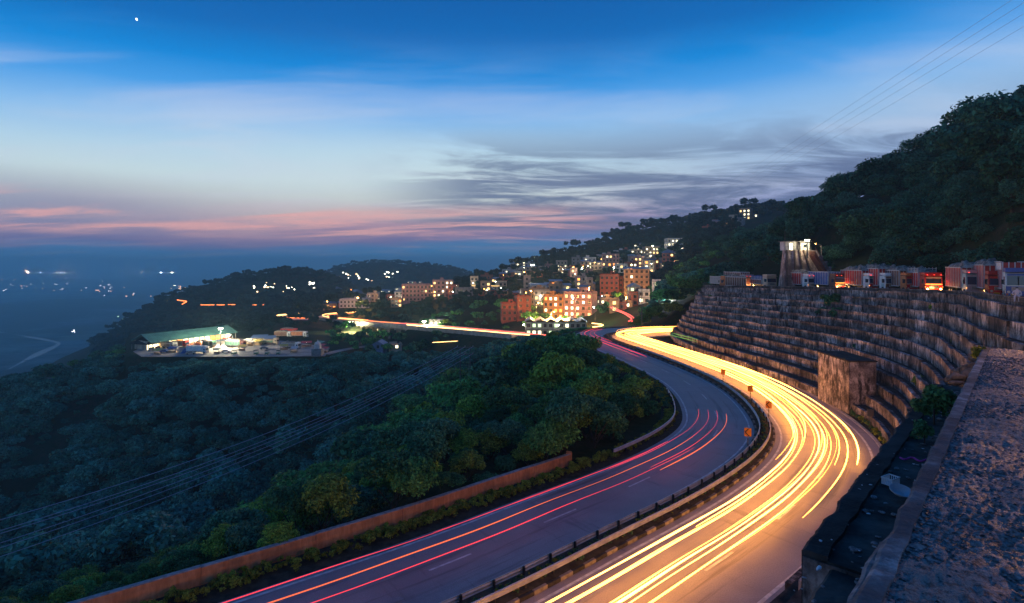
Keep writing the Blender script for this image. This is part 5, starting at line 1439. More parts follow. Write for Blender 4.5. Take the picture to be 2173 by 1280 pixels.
def wheel(parent, x, y, r=.5, w=.30):
    mb = MB(); mb.cyl((x - w/2, y, r), (x + w/2, y, r), r, r, 16); t = mb.build('wheel', m_tyre, parent, smooth=False)
    sx = 1 if x > 0 else -1
    MB().cyl((x + sx * (w/2 + .002), y, r), (x + sx * (w/2 + .05), y, r), r * .5, r * .4, 12).build('hub', m_hub, t)
def load_mesh(w, y0, y1, z, hgt, seed, m):
    rg = random.Random(seed); nx, ny = 9, 16; vs = []
    for j in range(ny):
        for i in range(nx):
            u = i / (nx - 1) * 2 - 1; v = j / (ny - 1)
            edge = max(0, 1 - abs(u) ** 4) * max(0, 1 - abs(2 * v - 1) ** 6)
            vs.append((u * w / 2 * .96, y0 + (y1 - y0) * v, z + hgt * edge * (.55 + .55 * mnoise.noise(Vector((i * .6, j * .55, seed)))) + .02))
    b = len(vs); fs = [(j*nx + i, j*nx + i + 1, (j+1)*nx + i + 1, (j+1)*nx + i) for j in range(ny-1) for i in range(nx-1)]
    mb = MB(); mb.add(vs, fs)
    return mb
def truck(label, cab, front, cargo, rib, loc, rz, L=7.4, H=2.5, load=None, headlit=0, upper=None, n=0, tall_cab=0, visor=None, plate=True, rails=0, flat=False):
    e = empty('truck', loc, rz, label, 'truck', 'trucks parked along the upper road')
    W = 2.45; yb = 2.15; zb = 1.15       # truck looks along -Y
    pc, pf, pg, pr = paint(cab), paint(front), paint(cargo), paint('ribgrey' if rib in ('white', 'grey') else rib)
    MB().box(-.45, .45, .3, yb + L, .62, .95).box(-1.1, 1.1, yb + .1, yb + L - .1, .96, 1.12).build('chassis', m_chas, e)
    for x in (-1.02, 1.02):
        wheel(e, x, .95)
        for y in (yb + L * .62, yb + L * .62 + 1.15): wheel(e, x, y)
    # cargo body
    hh = .9 if flat else H
    b = MB().box(-W/2, W/2, yb + .12, yb + L, zb, zb + hh).build('cargo_body', pg, e)
    nr = 10; mb = MB()
    for k in range(nr):
        y = yb + .18 + (L - .2) * k / (nr - 1)
        for sx in (-1, 1):
            mb.box(min(sx * W/2, sx * (W/2 + .04)), max(sx * W/2, sx * (W/2 + .04)), y - .028, y + .028, zb - .05, zb + hh + .05)
    for sx in (-1, 1):
        for z in (zb - .08, zb + hh + .055): mb.box(min(sx * W/2, sx * (W/2 + .1)), max(sx * W/2, sx * (W/2 + .1)), yb + .1, yb + L + .02, z, z + .10)
    for k in range(5):
        x = -W/2 + .1 + (W - .2) * k / 4; mb.box(x - .05, x + .05, yb + .05, yb + .118, zb, zb + hh + .05)
    tag(mb.build('side_ribs', pr, b), kind='stuff')
    if upper:
        mb = MB()
        for sx in (-1, 1): mb.box(min(sx * (W/2 + .003), sx * (W/2 + .03)), max(sx * (W/2 + .003), sx * (W/2 + .03)), yb + .12, yb + L, zb + hh * .72, zb + hh - .02)
        mb.build('upper_boards', paint(upper), b)
    if rails:
        mb = MB()
        for sx in (-1, 1):
            for k in range(3): mb.box(min(sx * W/2, sx * (W/2 + .05)), max(sx * W/2, sx * (W/2 + .05)), yb + .12, yb + L, zb + hh + .2 + k * .25, zb + hh + .26 + k * .25)
            for k in range(7): mb.box(min(sx * W/2, sx * (W/2 + .05)), max(sx * W/2, sx * (W/2 + .05)), yb + .15 + k * (L - .2) / 6, yb + .22 + k * (L - .2) / 6, zb + hh + .16, zb + hh + .95)
        mb.build('top_rails', pr, b)
    if load == 'jute': load_mesh(W, yb - .5, yb + L, zb + hh, 1.35, n, m_rope).build('load', m_rope, e, smooth=True)
    if load == 'blue': load_mesh(W, yb + .3, yb + L * .75, zb + hh, 1.5, n, m_blue).build('load', m_blue, e, smooth=True)
    # cab
    ct = 2.85 + tall_cab
    prof = [(0.10, .55), (0.02, 1.35), (.22, ct - .1), (.45, ct), (1.95, ct + .05), (2.02, .75), (1.5, .62), (1.45, .5)]
    mb = MB(); k = len(prof)
    vs = [(-W/2 + .06, y, z) for y, z in prof] + [(W/2 - .06, y, z) for y, z in prof]
    mb.add(vs, [tuple(range(k)), tuple(reversed(range(k, 2 * k)))] + [((i + 1) % k, i, k + i, k + (i + 1) % k) for i in range(k)])
    c = mb.build('cab', pc, e)
    def fy(z): return .02 + max(0, z - 1.35) * (.2 / (ct - 1.45))
    z0, z1 = 1.62, ct - .42
    def quad(x0, x1, za, zb_, off, m, name, par=c):
        mb = MB(); mb.add([(x0, fy(za) - off, za), (x1, fy(za) - off, za), (x1, fy(zb_) - off, zb_), (x0, fy(zb_) - off, zb_), (x0, fy(za) + .01, za), (x1, fy(za) + .01, za), (x1, fy(zb_) + .01, zb_), (x0, fy(zb_) + .01, zb_)],
                           [(0,1,2,3),(4,7,6,5),(0,4,5,1),(1,5,6,2),(2,6,7,3),(3,7,4,0)]); return mb.build(name, m, par)
    quad(-1.02, 1.02, z0, z1, .02, m_scr, 'windscreen')
    quad(-1.10, 1.10, z0 - .09, z0 - .005, .03, m_chrome if not headlit else E_TP if headlit > 1 else m_chrome, 'screen_trim')
    MB().box(-1.13, 1.13, -.02, .08, .62, 1.50).build('front_panel', pf, c)
    MB().box(-.62, .62, -.05, -.021, .95, 1.40).build('grille', m_chrome, c)
    for q in range(4): MB().box(-.58, .58, -.062, -.051, 1.0 + q * .1, 1.04 + q * .1).build('grille_bar', m_chas, c)
    mb = MB(); mb.box(-1.22, 1.22, -.32, -.05, .42, .68); bp = mb.build('bumper', pf if headlit < 2 else paint('orange'), c)
    for q in range(6):
        x = -1.15 + q * .4; MB().box(x, x + .2, -.327, -.321, .45, .65).build('bumper_stripe', paint('white') if q % 2 else paint('orange'), bp)
    if plate:
        pl = MB().box(-.30 - .45, .30 - .45, -.345, -.328, .44, .66).build('number_plate', m_plate, bp)
        mb = MB()
        for q in range(6): mb.box(-.70 + q * .085, -.66 + q * .085, -.350, -.3455, .50, .60)
        mb.build('plate_marks', m_text, pl)
    for sx in (-1, 1):
        mb = MB(); mb.cyl((sx * .88, -.022, .83), (sx * .88, -.09, .83), .15, .15, 12)
        on = headlit and (headlit > 1 or sx > 0); hl = mb.build('headlight', E_HL if on else m_chrome, c)
        MB().box(min(sx*1.12, sx*1.19), max(sx*1.12, sx*1.19), -.06, .05, 1.1, 1.2).build('indicator', E_TP if headlit else m_plate, c)
        MB().box(min(sx * (W/2 + .12), sx * (W/2 + .32)), max(sx * (W/2 + .12), sx * (W/2 + .32)), .0, .05, 1.75, 2.3).cyl((sx * (W/2 - .08), .15, 2.25), (sx * (W/2 + .2), .03, 2.25), .02, .02, 5).build('mirror', m_chas, c)
        x = sx * (W/2 - .06)
        MB().box(min(x - sx*.01, x + sx * .012), max(x - sx*.01, x + sx * .012), .55, 1.25, 1.65, ct - .5).build('side_window', m_scr, c)
        MB().box(min(x - sx*.01, x + sx * .01), max(x - sx*.01, x + sx * .01), .5, 1.35, .95, 1.55).build('door', pc if cab != 'white' else paint('teal'), c)
    quad(-1.0, 1.0, ct - .38, ct - .14, .035, paint(visor) if visor else pf, 'name_board')
    mb = MB(); mb.box(-1.2, 1.2, -.2, .75, ct + .055, ct + .12).box(-1.15, 1.15, .2, 1.9, ct + .125, ct + .55); mb.build('roof_carrier', pf if tall_cab else pc, c)
    MB().box(-.04, .04, -.03, .0, z0, z1).build('screen_pillar', m_chas, c)
    if headlit:
        for x in (-.9, .0, .9): MB().box(x - .06, x + .06, -.1, -.04, ct + .14, ct + .22).build('marker_lamp', E_RED, c)
        if headlit > 1:
            l = bpy.data.lights.new('headlamp_light', 'POINT'); l.energy = 90 * headlit; l.color = (1, .5, .15); l.shadow_soft_size = .2
            o = bpy.data.objects.new('headlamp_light', l); C.objects.link(o); o.parent = e; o.location = (0, -1.0, .8)
    return e
lane = offset(top_c, -4.6)
def place(px, off=0.0):
    best = None
    for i in range(len(lane) - 1):
        p = lane[i] if off == 0 else lane[i] - tn_[i] * off
        q = p.x / p.y * FPX + CX
        if p.y < 40: break
        if best is None or abs(q - px) < best[0]: best = (abs(q - px), i, p)
    i = best[1]; d = lane[i + 1] - lane[i - 1]; return best[2] + Vector((0, 0, .05)), math.atan2(d.x, -d.y)
TR = [ # px of the cab front, cab, front, cargo, rib, options, label
 (1516, 'orange', 'orange', 'brown', 'grey', dict(load='jute', H=2.0), 'small orange cab truck, farthest in the queue, with a dark bulging load'),
 (1548, 'green', 'brown', 'grey', 'white', dict(H=1.7, L=6.5), 'low truck with pale green ribbed body behind the small orange cab'),
 (1593, 'grey', 'blue', 'brown', 'white', dict(H=2.7, load=None, visor='blue', headlit=3), 'tall grey ribbed truck with a blue tarpaulin nose'),
 (1640, 'cream', 'cream', 'brown', 'grey', dict(load='blue', H=.9, flat=True, rails=1, L=8), 'low flatbed truck with a humped blue tarpaulin load'),
 (1722, 'white', 'cream', 'maroon', 'grey', dict(load='jute', H=2.3, visor='white', headlit=1), 'white cab truck with maroon ribbed body and heaped load below the lamp hut'),
 (1757, 'cream', 'red', 'maroon', 'grey', dict(load='jute', H=2.1), 'dull red truck squeezed behind the blue topped one'),
 (1787, 'brown', 'maroon', 'blue', 'white', dict(load=None, H=2.4, headlit=2, visor='blue', rails=0), 'dark red cab truck with blue topped ribbed body and lit headlamps'),
 (1856, 'white', 'maroon', 'maroon', 'white', dict(load='jute', H=2.6, headlit=1, visor='green'), 'truck with white cab sides, maroon front and heaped jute load'),
 (1900, 'white', 'brown', 'maroon', 'grey', dict(load='jute', H=2.9), 'truck half hidden by its neighbour with tall dark red body and heaped load'),
 (1938, 'orange', 'maroon', 'brown', 'white', dict(load='jute', H=2.5), 'brown ribbed truck tucked behind the bright red one'),
 (1985, 'red', 'red', 'red', 'white', dict(load='jute', H=2.1, rails=1, headlit=2, visor='cream'), 'bright red truck with white top rails and glowing yellow front'),
 (2072, 'teal', 'pinkish', 'maroon', 'white', dict(load='jute', H=2.7, headlit=1, tall_cab=.25, visor='pinkish'), 'truck with pale teal cab side, blue windscreen and patterned beige front'),
 (2118, 'maroon', 'red', 'maroon', 'white', dict(load='jute', H=2.9), 'tall maroon ribbed truck between the teal cab one and the nearest one'),
 (2166, 'white', 'blue', 'maroon', 'white', dict(load=None, H=3.2, upper='white', tall_cab=.3, visor='blue'), 'nearest truck, very tall maroon body with white upper boards at the picture edge'),
]
for k, (px, cab, fr_, cg, rb, op, lab) in enumerate(TR):
    p, rz = place(px)
    truck(lab, cab, fr_, cg, rb, p, rz - .17, n=k, **op)
# ------------------------------------------------------------------ market on the valley terrace
m_yard = mat('dusty_yard', (.30, .26, .24), rough=.85, var=.3, scale=.15, bump=.3)
m_green = mat('green_tin_roof', (.10, .26, .22), rough=.55, var=.2, scale=.3)
def yard():
    pts = [(282,746),(300,757),(420,757),(560,757),(690,756),(700,738),(640,728),(560,719),(470,719),(380,730),(300,738)]
    ps = [gp(a, b, -24.93) for a, b in pts]; mb = MB(); mb.add(ps, [tuple(range(len(ps)))[::-1]])
    tag(mb.build('market_yard', m_yard), kind='structure')
    l = [gp(*q, -24.9) for q in ((690,752),(730,742),(770,736),(800,733))]
    strip('track', smooth_path(resample(l, 4), 2), -2.5, 2.5, .02, m_yard, None); tag(bpy.data.objects['track'], kind='structure')
yard()
def market_shed():
    a = gp(322, 745, -25); b = gp(498, 721.5, -25); d = (b - a); L_ = d.length; rz = math.atan2(d.y, d.x)
    e = empty('market_shed', a, rz, 'very long market shed with a green tin roof and brightly lit stalls', 'market shed', None)
    W = 15
    MB().box(0, L_, 4.5, 4.8, -3, 4.3).box(0, .3, 4.803, W, -3, 4.3).box(L_ - .3, L_, 4.803, W, -3, 4.3).build('wall', PLASTER['cream'], e)
    mb = MB(); mb.add([(-1,-1.2,4.0),(L_+1,-1.2,4.0),(L_+1,W/2,7.4),(-1,W/2,7.4),(L_+1,W+1,4.0),(-1,W+1,4.0),(-1,-1.2,4.15),(L_+1,-1.2,4.15),(L_+1,W/2,7.6),(-1,W/2,7.6),(L_+1,W+1,4.15),(-1,W+1,4.15)],
       [(0,3,2,1),(3,5,4,2),(6,7,8,9),(9,8,10,11),(0,1,7,6),(5,11,10,4),(0,6,9,3),(3,9,11,5),(1,2,8,7),(2,4,10,8)]); mb.build('roof', m_green, e)
    mb = MB()
    for k in range(46):
        x = -1 + (L_ + 2) * k / 45
        for (ya, za, yb_, zb_) in ((-1.2, 4.152, W/2, 7.602), (W+1, 4.152, W/2, 7.602)):
            mb.add([(x - .05, ya, za), (x + .05, ya, za), (x + .05, yb_, zb_), (x - .05, yb_, zb_), (x - .05, ya, za + .09), (x + .05, ya, za + .09), (x + .05, yb_, zb_ + .09), (x - .05, yb_, zb_ + .09)], [(4,5,6,7),(0,1,5,4),(1,2,6,5),(3,0,4,7)])
    tag(mb.build('roof_seams', m_green, e), kind='stuff')
    n = 15; rr = random.Random(4)
    for k in range(n + 1): MB().box(k * L_ / n - .1, k * L_ / n + .1, -.9, -.7, 0, 4.05).build('post', m_slab, e)
    for k in range(n):
        x0 = k * L_ / n + .25; x1 = (k + 1) * L_ / n - .25; kk = rr.choice((1, 1, 0, 3, 1))
        MB().box(x0, x1, 4.3, 4.49, .1, 3.3).build('glowing_stall_back', W_LIT[kk], e)  # back wall glows by itself, standing in for lamp light in the stall
        MB().box(x0, x1, 2.4, 3.2, 0, 1.0).build('counter', rr.choice([PLASTER['brick red'], PLASTER['cream'], PLASTER['blue']]), e)
        mb = MB()
        for q in range(5): x = x0 + (x1 - x0) * (q + .5) / 5; mb.box(x - .2, x + .2, 2.5, 3.0, 1.003, 1.3 + rr.random() * .5)
        tag(mb.build('goods', rr.choice([paint_('red_goods', (.5, .05, .03)), paint_('yellow_goods', (.6, .45, .1)), paint_('white_goods', (.6, .6, .55))]), e), kind='stuff')
    for k in (2, 6, 10, 13): lamp_light('stall_light', e, ((k + .5) * L_ / n, 1.5, 3.2), (1, .72, .4), 900, .3)
def paint_(n, c): return mat(n, c, rough=.6)
market_shed()
def dark_hut():
    p = gp(300, 742, -25); e = empty('thatched_hut', p, -.3, 'dark pitched roof hut with an open lit front at the left end of the market', 'hut', None)
    MB().box(-5, 5, 5.5, 6, -2, 2.6).build('wall', W_LIT[1], e)  # wall given its own glow to show the hut lit inside
    mb = MB(); z = 2.7; mb.add([(-6.5,-1.5,z),(6.5,-1.5,z),(6.5,7.5,z),(-6.5,7.5,z),(-1.5,3,z+3.6),(1.5,3,z+3.6)], [(0,3,2,1),(0,1,5,4),(1,2,5),(2,3,4,5),(3,0,4)]); mb.build('roof', mat('dark_thatch', (.03, .028, .03), rough=.95, var=.4), e)
    for x in (-5.5, -2, 2, 5.5): MB().box(x - .12, x + .12, -.8, -.56, 0, 2.75).build('post', m_slab, e)
    MB().box(-5, 5, 1.5, 2.2, 0, 1.0).build('counter', PLASTER['brick red'], e)
    lamp_light('hut_light', e, (0, 2.5, 2.2), (1, .8, .45), 700, .3)
dark_hut()
building(548, 729, 26, 1, 'cream', 'small blue roofed shop row with warm light at the back of the market yard', .9, (1, 0), 'tin', Y=289, group='market sheds', fh=2.6)
building(572, 731, 18, 1, 'tan', 'second small blue roofed shop with an orange glow in the market', .9, (0, 3), 'tin', Y=286, group='market sheds', fh=2.6)
building(802, 733, 22, 1, 'blue', 'teal gabled shed beside the track below the viaduct', .3, (1,), 'gable', Y=262, group='sheds below the viaduct', fh=2.8)
building(842, 728, 22, 1, 'cream', 'small pale lit shed right of the teal one below the viaduct', .9, (1, 0), 'flat', Y=266, group='sheds below the viaduct', fh=2.4)
building(870, 716, 22, 1, 'ochre', 'orange lit stall between the viaduct pillars', .9, (3,), 'flat', Y=296, group='sheds below the viaduct', fh=2.6)
building(925, 692, 30, 1, 'white', 'open roadside shelter with pale lights beyond the bright lamp of the viaduct', .95, (1,), 'flat', Y=312, group='sheds below the viaduct', fh=2.6)
def temple():
    p = gp(671, 756, -25); e = empty('shrine', p, 0, 'small white domed shrine on a grey block at the right end of the market yard', 'shrine', None)
    MB().box(-2.2, 2.2, 0, 4, -3, 3.2).build('base', PLASTER['grey'], e)
    MB().box(-1.3, 1.3, .8, 3.2, 3.203, 4.8).build('cell', PLASTER['white'], e)
    mb = MB()
    pr = [(1.45, 4.803), (1.5, 5.2), (1.2, 5.8), (.7, 6.2), (.25, 6.5), (.1, 7.2)]
    for (r0, z0), (r1, z1) in zip(pr, pr[1:]): mb.cyl((0, 2, z0), (0, 2, z1), r0, r1, 12)
    mb.build('dome', PLASTER['white'], e)
temple()
def simple_car(p, rz, col, label, group):
    e = empty('car', p, rz, label, 'car', group); m = paint(col)
    mb = MB(); mb.prism([(-2.0, .35), (2.0, .35), (2.05, .75), (1.1, .95), (.6, 1.45), (-1.1, 1.48), (-1.7, 1.0), (-2.05, .9)], -.82, .82); mb.build('body', m, e)
    for x in (-1.25, 1.3):
        for y in (-.80, .80): MB().cyl((x, y - .1, .33), (x, y + .1, .33), .33, .33, 12).build('wheel', m_tyre, e)
    mb = MB()
    for s_ in (-1, 1): mb.box(-1.2, .7, min(s_ * .823, s_ * .83), max(s_ * .823, s_ * .83), .98, 1.35)
    mb.build('side_window', m_scr, e)
    for y in (-.6, .6): MB().box(2.051, 2.07, y - .15, y + .15, .6, .74).build('headlight', m_chrome, e)
def rickshaw(p, rz, label):
    e = empty('auto_rickshaw', p, rz, label, 'auto rickshaw', 'auto rickshaws at the front of the market yard')
    mb = MB(); mb.prism([(-1.3, .3), (1.2, .3), (1.35, .9), (1.0, 1.0), (-1.3, 1.0)], -.6, .6); mb.build('body', paint('green'), e)
    mb = MB(); mb.prism([(-1.35, 1.75), (.9, 1.75), (.75, 1.95), (-1.25, 1.98)], -.65, .65); mb.build('canopy', m_chas, e)
    for x in (-1.2, .85):
        for y in (-.58, .53): MB().box(x, x + .05, y, y + .05, 1.003, 1.75).build('post', m_chas, e)
    for x, y in ((1.05, 0), (-.9, .55), (-.9, -.55)): MB().cyl((x, y - .07, .25), (x, y + .07, .25), .25, .25, 10).build('wheel', m_tyre, e)
for k, (px, lab) in enumerate(((497, 'dark auto rickshaw by itself at the front edge of the yard, leftmost'), (544, 'auto rickshaw second from the left at the front edge of the yard'), (567, 'auto rickshaw third from the left at the front edge of the yard'), (591, 'reddish lit auto rickshaw at the right end of the front edge'))):
    rickshaw(gp(px, 752, -24.93), 1.4 + .1 * k, lab)
MT = [(455, 738, 1.35, 'green', 'brown', 'green', 'grey', dict(load='jute', H=1.9, plate=False), 'truck under a green tarpaulin in the middle of the market yard'),
      (520, 737, 1.45, 'brown', 'maroon', 'green', 'grey', dict(load='jute', H=2.0, L=8, plate=False), 'long dark green loaded truck right of the tarpaulin truck in the yard'),
      (440, 750, 1.5, 'white', 'white', 'white', 'white', dict(load=None, H=2.3, plate=False), 'white box truck glowing in the lamp light at the yard front'),
      (372, 741, 1.2, 'grey', 'grey', 'brown', 'grey', dict(load='jute', H=1.6, plate=False), 'dark loaded truck left of centre before the market stalls'),
      (398, 737, 1.3, 'red', 'red', 'brown', 'grey', dict(load=None, H=1.8, plate=False), 'truck with a red cab before the market stalls'),
      (420, 742, .4, 'orange', 'orange', 'brown', 'cream', dict(load='jute', H=1.8, plate=False), 'orange cab truck standing at an angle in the market yard'),
      (636, 741, 1.3, 'white', 'grey', 'grey', 'white', dict(load='jute', H=1.6, plate=False), 'pale grey loaded truck at the right side of the market yard'),
      (590, 731, 1.5, 'cream', 'cream', 'green', 'cream', dict(load=None, H=.8, flat=True, L=8, plate=False), 'long yellow green flatbed at the back right of the yard'),
      (618, 716, 1.6, 'white', 'white', 'brown', 'cream', dict(load='jute', H=2.2, L=7, plate=False), 'brown sided truck on the upper lot behind the market'),
      (652, 716, 1.5, 'white', 'white', 'orange', 'white', dict(load=None, H=2.2, plate=False), 'orange sided truck at the right of the upper lot'),
      (630, 709, 1.5, 'red', 'red', 'red', 'maroon', dict(load='jute', H=2.0, plate=False), 'red truck farthest back on the upper lot')]
for k, (px, py, rz, a, b, c, d, op, lab) in enumerate(MT):
    e = truck(lab, a, b, c, d, gp(px, py, -24.93), rz, n=30 + k, **op); e['group'] = 'trucks in the market yard'
for k, (px, py, rz, c, lab) in enumerate(((480, 748, .2, 'white', 'small white car near the front edge of the yard'), (560, 741, .5, 'grey', 'grey car alone in the middle of the open yard'), (350, 748, .1, 'blue', 'blue car at the left front of the market'), (405, 752, .3, 'cream', 'cream car beside the white box truck'))):
    simple_car(gp(px, py, -24.93), rz, c, lab, 'cars in the market yard')
mb = MB(); load_mesh(4, 0, 4, 0, 2.2, 3, m_blue); b_ = load_mesh(5, 0, 5, -.2, 3.0, 3, m_blue).build('tarpaulin_tent', m_blue, None, True, gp(392, 750, -24.9)); tag(b_, 'blue tarpaulin tent on the left front of the yard', 'tent')

def yard_clutter():
    rr = random.Random(17)
    cols = (('blue', m_blue), ('red', paint('red')), ('green', m_green), ('white', PLASTER['white']), ('yellow', paint_('yellow_goods', (.6, .45, .1))))
    for k in range(16):
        px = rr.choice((rr.uniform(330, 470), rr.uniform(480, 560), rr.uniform(600, 690))); py = rr.uniform(728, 754); p = gp(px, py, -24.93); c, m = rr.choice(cols); w = rr.uniform(1.2, 2.2)
        e = empty('market_stall', p, rr.uniform(-.5, .5), 'little market stall under a %s awning in the yard' % c, 'market stall', '%s awning stalls in the market yard' % c)
        for sx in (-1, 1):
            for sy in (0, 2.0): MB().box(sx * w - .05, sx * w + .05, sy - .05, sy + .05, 0, 2.2).build('post', m_pole, e)
        mb = MB(); mb.add([(-w - .3, -.5, 1.95), (w + .3, -.5, 1.95), (w + .3, 2.4, 2.6), (-w - .3, 2.4, 2.6), (-w - .3, -.5, 2.0), (w + .3, -.5, 2.0), (w + .3, 2.4, 2.65), (-w - .3, 2.4, 2.65)], [(0,3,2,1),(4,5,6,7),(0,1,5,4),(1,2,6,5),(2,3,7,6),(3,0,4,7)]); mb.build('awning', m, e)
        MB().box(-w, w, .3, 1.2, 0, .95).build('counter', PLASTER['tan'], e)
        if rr.random() < .6: MB().box(-.15, .15, .9, 1.1, 1.75, 1.85).build('bulb', E_COOL, e)
yard_clutter()

# ------------------------------------------------------------------ lamp hut above the trucks
def lamp_hut():
    c = at(1713, 580, 117); x0, y0, z0 = c.x, 117.0, 11.4
    w = empty('hill_retaining_wall', (x0, y0, z0)); tag(w, 'steep ribbed concrete and stone wall carrying the lamp hut behind the trucks', 'retaining wall')
    mw = stain_mat('pinkish_masonry', (.36, .25, .21), (.58, .44, .39), (.12, .08, .07), .12, .3)
    zt = 8.6
    mb = MB(); mb.add([(-5.0, 0, -1), (8.0, 0, -1), (3.8, 3.2, zt), (-3.2, 3.2, zt), (-4.0, 5, -1), (8.0, 5, -1), (3.8, 5, zt), (-2.8, 5, zt)], [(0,1,2,3),(4,7,6,5),(0,4,5,1),(1,5,6,2),(2,6,7,3),(3,7,4,0)]); mb.build('wall_face', mw, w)
    for (xa, xb) in ((-4.4, -2.9), (-2.4, -1.2), (-.4, -.1), (2.2, .8)):
        mb = MB()
        for t0, t1 in ((0, 1),):
            pa = Vector((xa, 0, -1)); pb = Vector((xb, 3.2, zt)); n_ = Vector((0, -.35, .12))
            mb.add([pa + n_ * .2 + Vector((-.15,0,0)), pa + n_ * .2 + Vector((.15,0,0)), pb + n_ * .2 + Vector((.15,0,0)), pb + n_ * .2 + Vector((-.15,0,0)), pa + n_ + Vector((-.15,0,0)), pa + n_ + Vector((.15,0,0)), pb + n_ + Vector((.15,0,0)), pb + n_ + Vector((-.15,0,0))],
                   [(0,1,2,3),(4,7,6,5),(0,4,5,1),(1,5,6,2),(2,6,7,3),(3,7,4,0)])
        mb.build('rib', mat('dark_rib', (.10, .07, .06), rough=.9, var=.3), w)
    for k in range(5):
        MB().box(3.4 + k * .95, 4.34 + k * .95, 1.6 + k * .0, 5, -1, 7.4 - k * 1.2).build('stone_step', m_lip, w)
    s = empty('staircase', (x0, y0, z0)); tag(s, 'reddish outdoor staircase running down from the lamp hut to the trucks', 'staircase')
    m_st = mat('red_brown_steps', (.22, .08, .05), rough=.85, var=.3); n = 20
    for k in range(n):
        t = k / n; MB().box(1.2 + 4.8 * t, 1.2 + 4.8 * t + .30, -.9 + .2, .9 + .5, 8.3 * (1 - t) - .6, 8.3 * (1 - t)).build('step', m_st, s)
    for yy in (-.9, 1.6):
        mb = MB(); mb.cyl((1.2, yy, 9.2), (6.2, yy, .9), .04, .04, 6)
        for k in range(0, n, 2): t = k / n; mb.cyl((1.3 + 4.8 * t, yy, 8.3 * (1 - t) - .1), (1.3 + 4.8 * t, yy, 8.3 * (1 - t) + .85), .03, .03, 5)
        mb.build('handrail', m_st, s)
    MB().box(1.2, 6.2, .1, .35, -1, .2).add([(1.2, -.6, 7.6), (6.2, -.6, -.7), (6.2, -.6, -.95), (1.2, -.6, 7.3), (1.2, 1.4, 7.6), (6.2, 1.4, -.7), (6.2, 1.4, -.95), (1.2, 1.4, 7.3)], [(0,1,2,3),(4,7,6,5),(0,4,5,1),(2,6,7,3),(1,5,6,2),(0,3,7,4)]).build('stringer', m_st, s)
    h = empty('lamp_hut', (x0 - .2, y0 + 3.4, z0 + zt)); tag(h, 'small white hut with a lit doorway under the bright lamp above the trucks', 'hut')
    MB().box(-2.8, -.6, 0, 2.4, 0, 1.9).box(-.597, .597, 1.2, 2.4, 0, 1.9).box(.6, 2.6, 0, 2.4, 0, 1.7).build('wall', PLASTER['white'], h)
    MB().box(-3.1, 2.9, -.3, 2.7, 1.903, 2.05).build('roof', m_slab, h)
    MB().box(-1.9, -1.2, -.02, -.004, .1, 1.6).build('doorway', W_LIT[1], h)
    MB().box(1.2, 1.9, -.02, -.004, .6, 1.3).build('window', m_glass, h)
    mb = MB()
    for k in range(8): mb.cyl((-2.9 + k * .8, -.35, 0), (-2.9 + k * .8, -.35, .8), .03, .03, 5)
    mb.cyl((-2.9, -.35, .8), (2.7, -.35, .8), .03, .03, 5); mb.build('railing', m_pole, h)
    a = MB().cyl((-2.9, 0, 0), (-2.9, 0, 4.6), .05, .03, 6).build('antenna_mast', m_pole, h)
    p = at(1713, 509, y0 + 1.9); flood_mast(Vector((p.x, p.y, p.z - 2.6)), 2.6, E_COOL, (1, .88, .55), 600, 'bright pale lamp on the hut roof above the parked trucks', n=4, r=.22, s=.2)
    q = at(1738, 520, y0 + 3); street_lamp(Vector((q.x + .5, q.y, q.z - 3)), 3, E_AMB, (1, .5, .15), 300, 'small amber lamp beside the lamp hut', head=.14)
lamp_hut()

# ------------------------------------------------------------------ signs
m_sign = mat('orange_reflective', (.70, .24, .02), rough=.4)
m_black = mat('black_paint', (.012, .012, .012), rough=.5)
def chevron_sign(p, rz, label, chev=True, dark=False, striped=True, h=1.55):
    e = empty('road_sign', p, rz, label, 'road sign', 'chevron and marker boards along the highway')
    n = 6
    for k in range(n): MB().cyl((0, 0, k * h / n), (0, 0, (k + 1) * h / n - .002), .045, .045, 8).build('post_band' if striped else 'post', (m_kerb_w if k % 2 else m_black) if striped else m_pole, e)
    b = MB().box(-.30, .30, -.05, -.02, h - .1, h + .65).build('board', m_sign if not dark else m_pole, e)
    if chev:
        mb = MB(); pts = [(.14, h + .62), (-.16, h + .275), (.14, h - .07), (.02, h - .07), (-.27, h + .275), (.02, h + .62)]
        mb.add([(x, -.052, z) for x, z in pts] + [(x, -.056, z) for x, z in pts], [(0,1,4,5),(1,2,3,4),(6,11,10,7),(7,10,9,8)]); mb.build('chevron', m_black, b)
def on_median(px, py, off):
    best = min(offset(A_path, off)[5:], key=lambda p: abs(p.x / p.y * FPX + CX - px) + abs((CAM_Z * FPX / p.y + CY) - py)); return best
for px, py, off, chev, lab in ((1588, 962, -2.2, True, 'orange chevron board on a striped post in the median, nearest to the camera'), (1633, 898, -.7, True, 'orange chevron board second nearest on the median bend'),
                          (1597, 848, -.7, False, 'plain orange marker board third along the median'), (1533, 812, -.7, False, 'farthest plain orange marker board on the median')):
    p = on_median(px, py, off); chevron_sign(p, -math.atan2(p.x, p.y), lab, chev, h=1.5 if chev else 1.25)
for px, py, lab in ((1744, 862, 'dark marker board before the concrete block'), (1842, 952, 'dark marker board on the verge below the terraces'), (1858, 1010, 'dark marker board nearest to the platform on the verge')):
    p = on_median(px, py, 8.9); chevron_sign(p, -math.atan2(p.x, p.y) + .3, lab, False, True, False, 1.35)

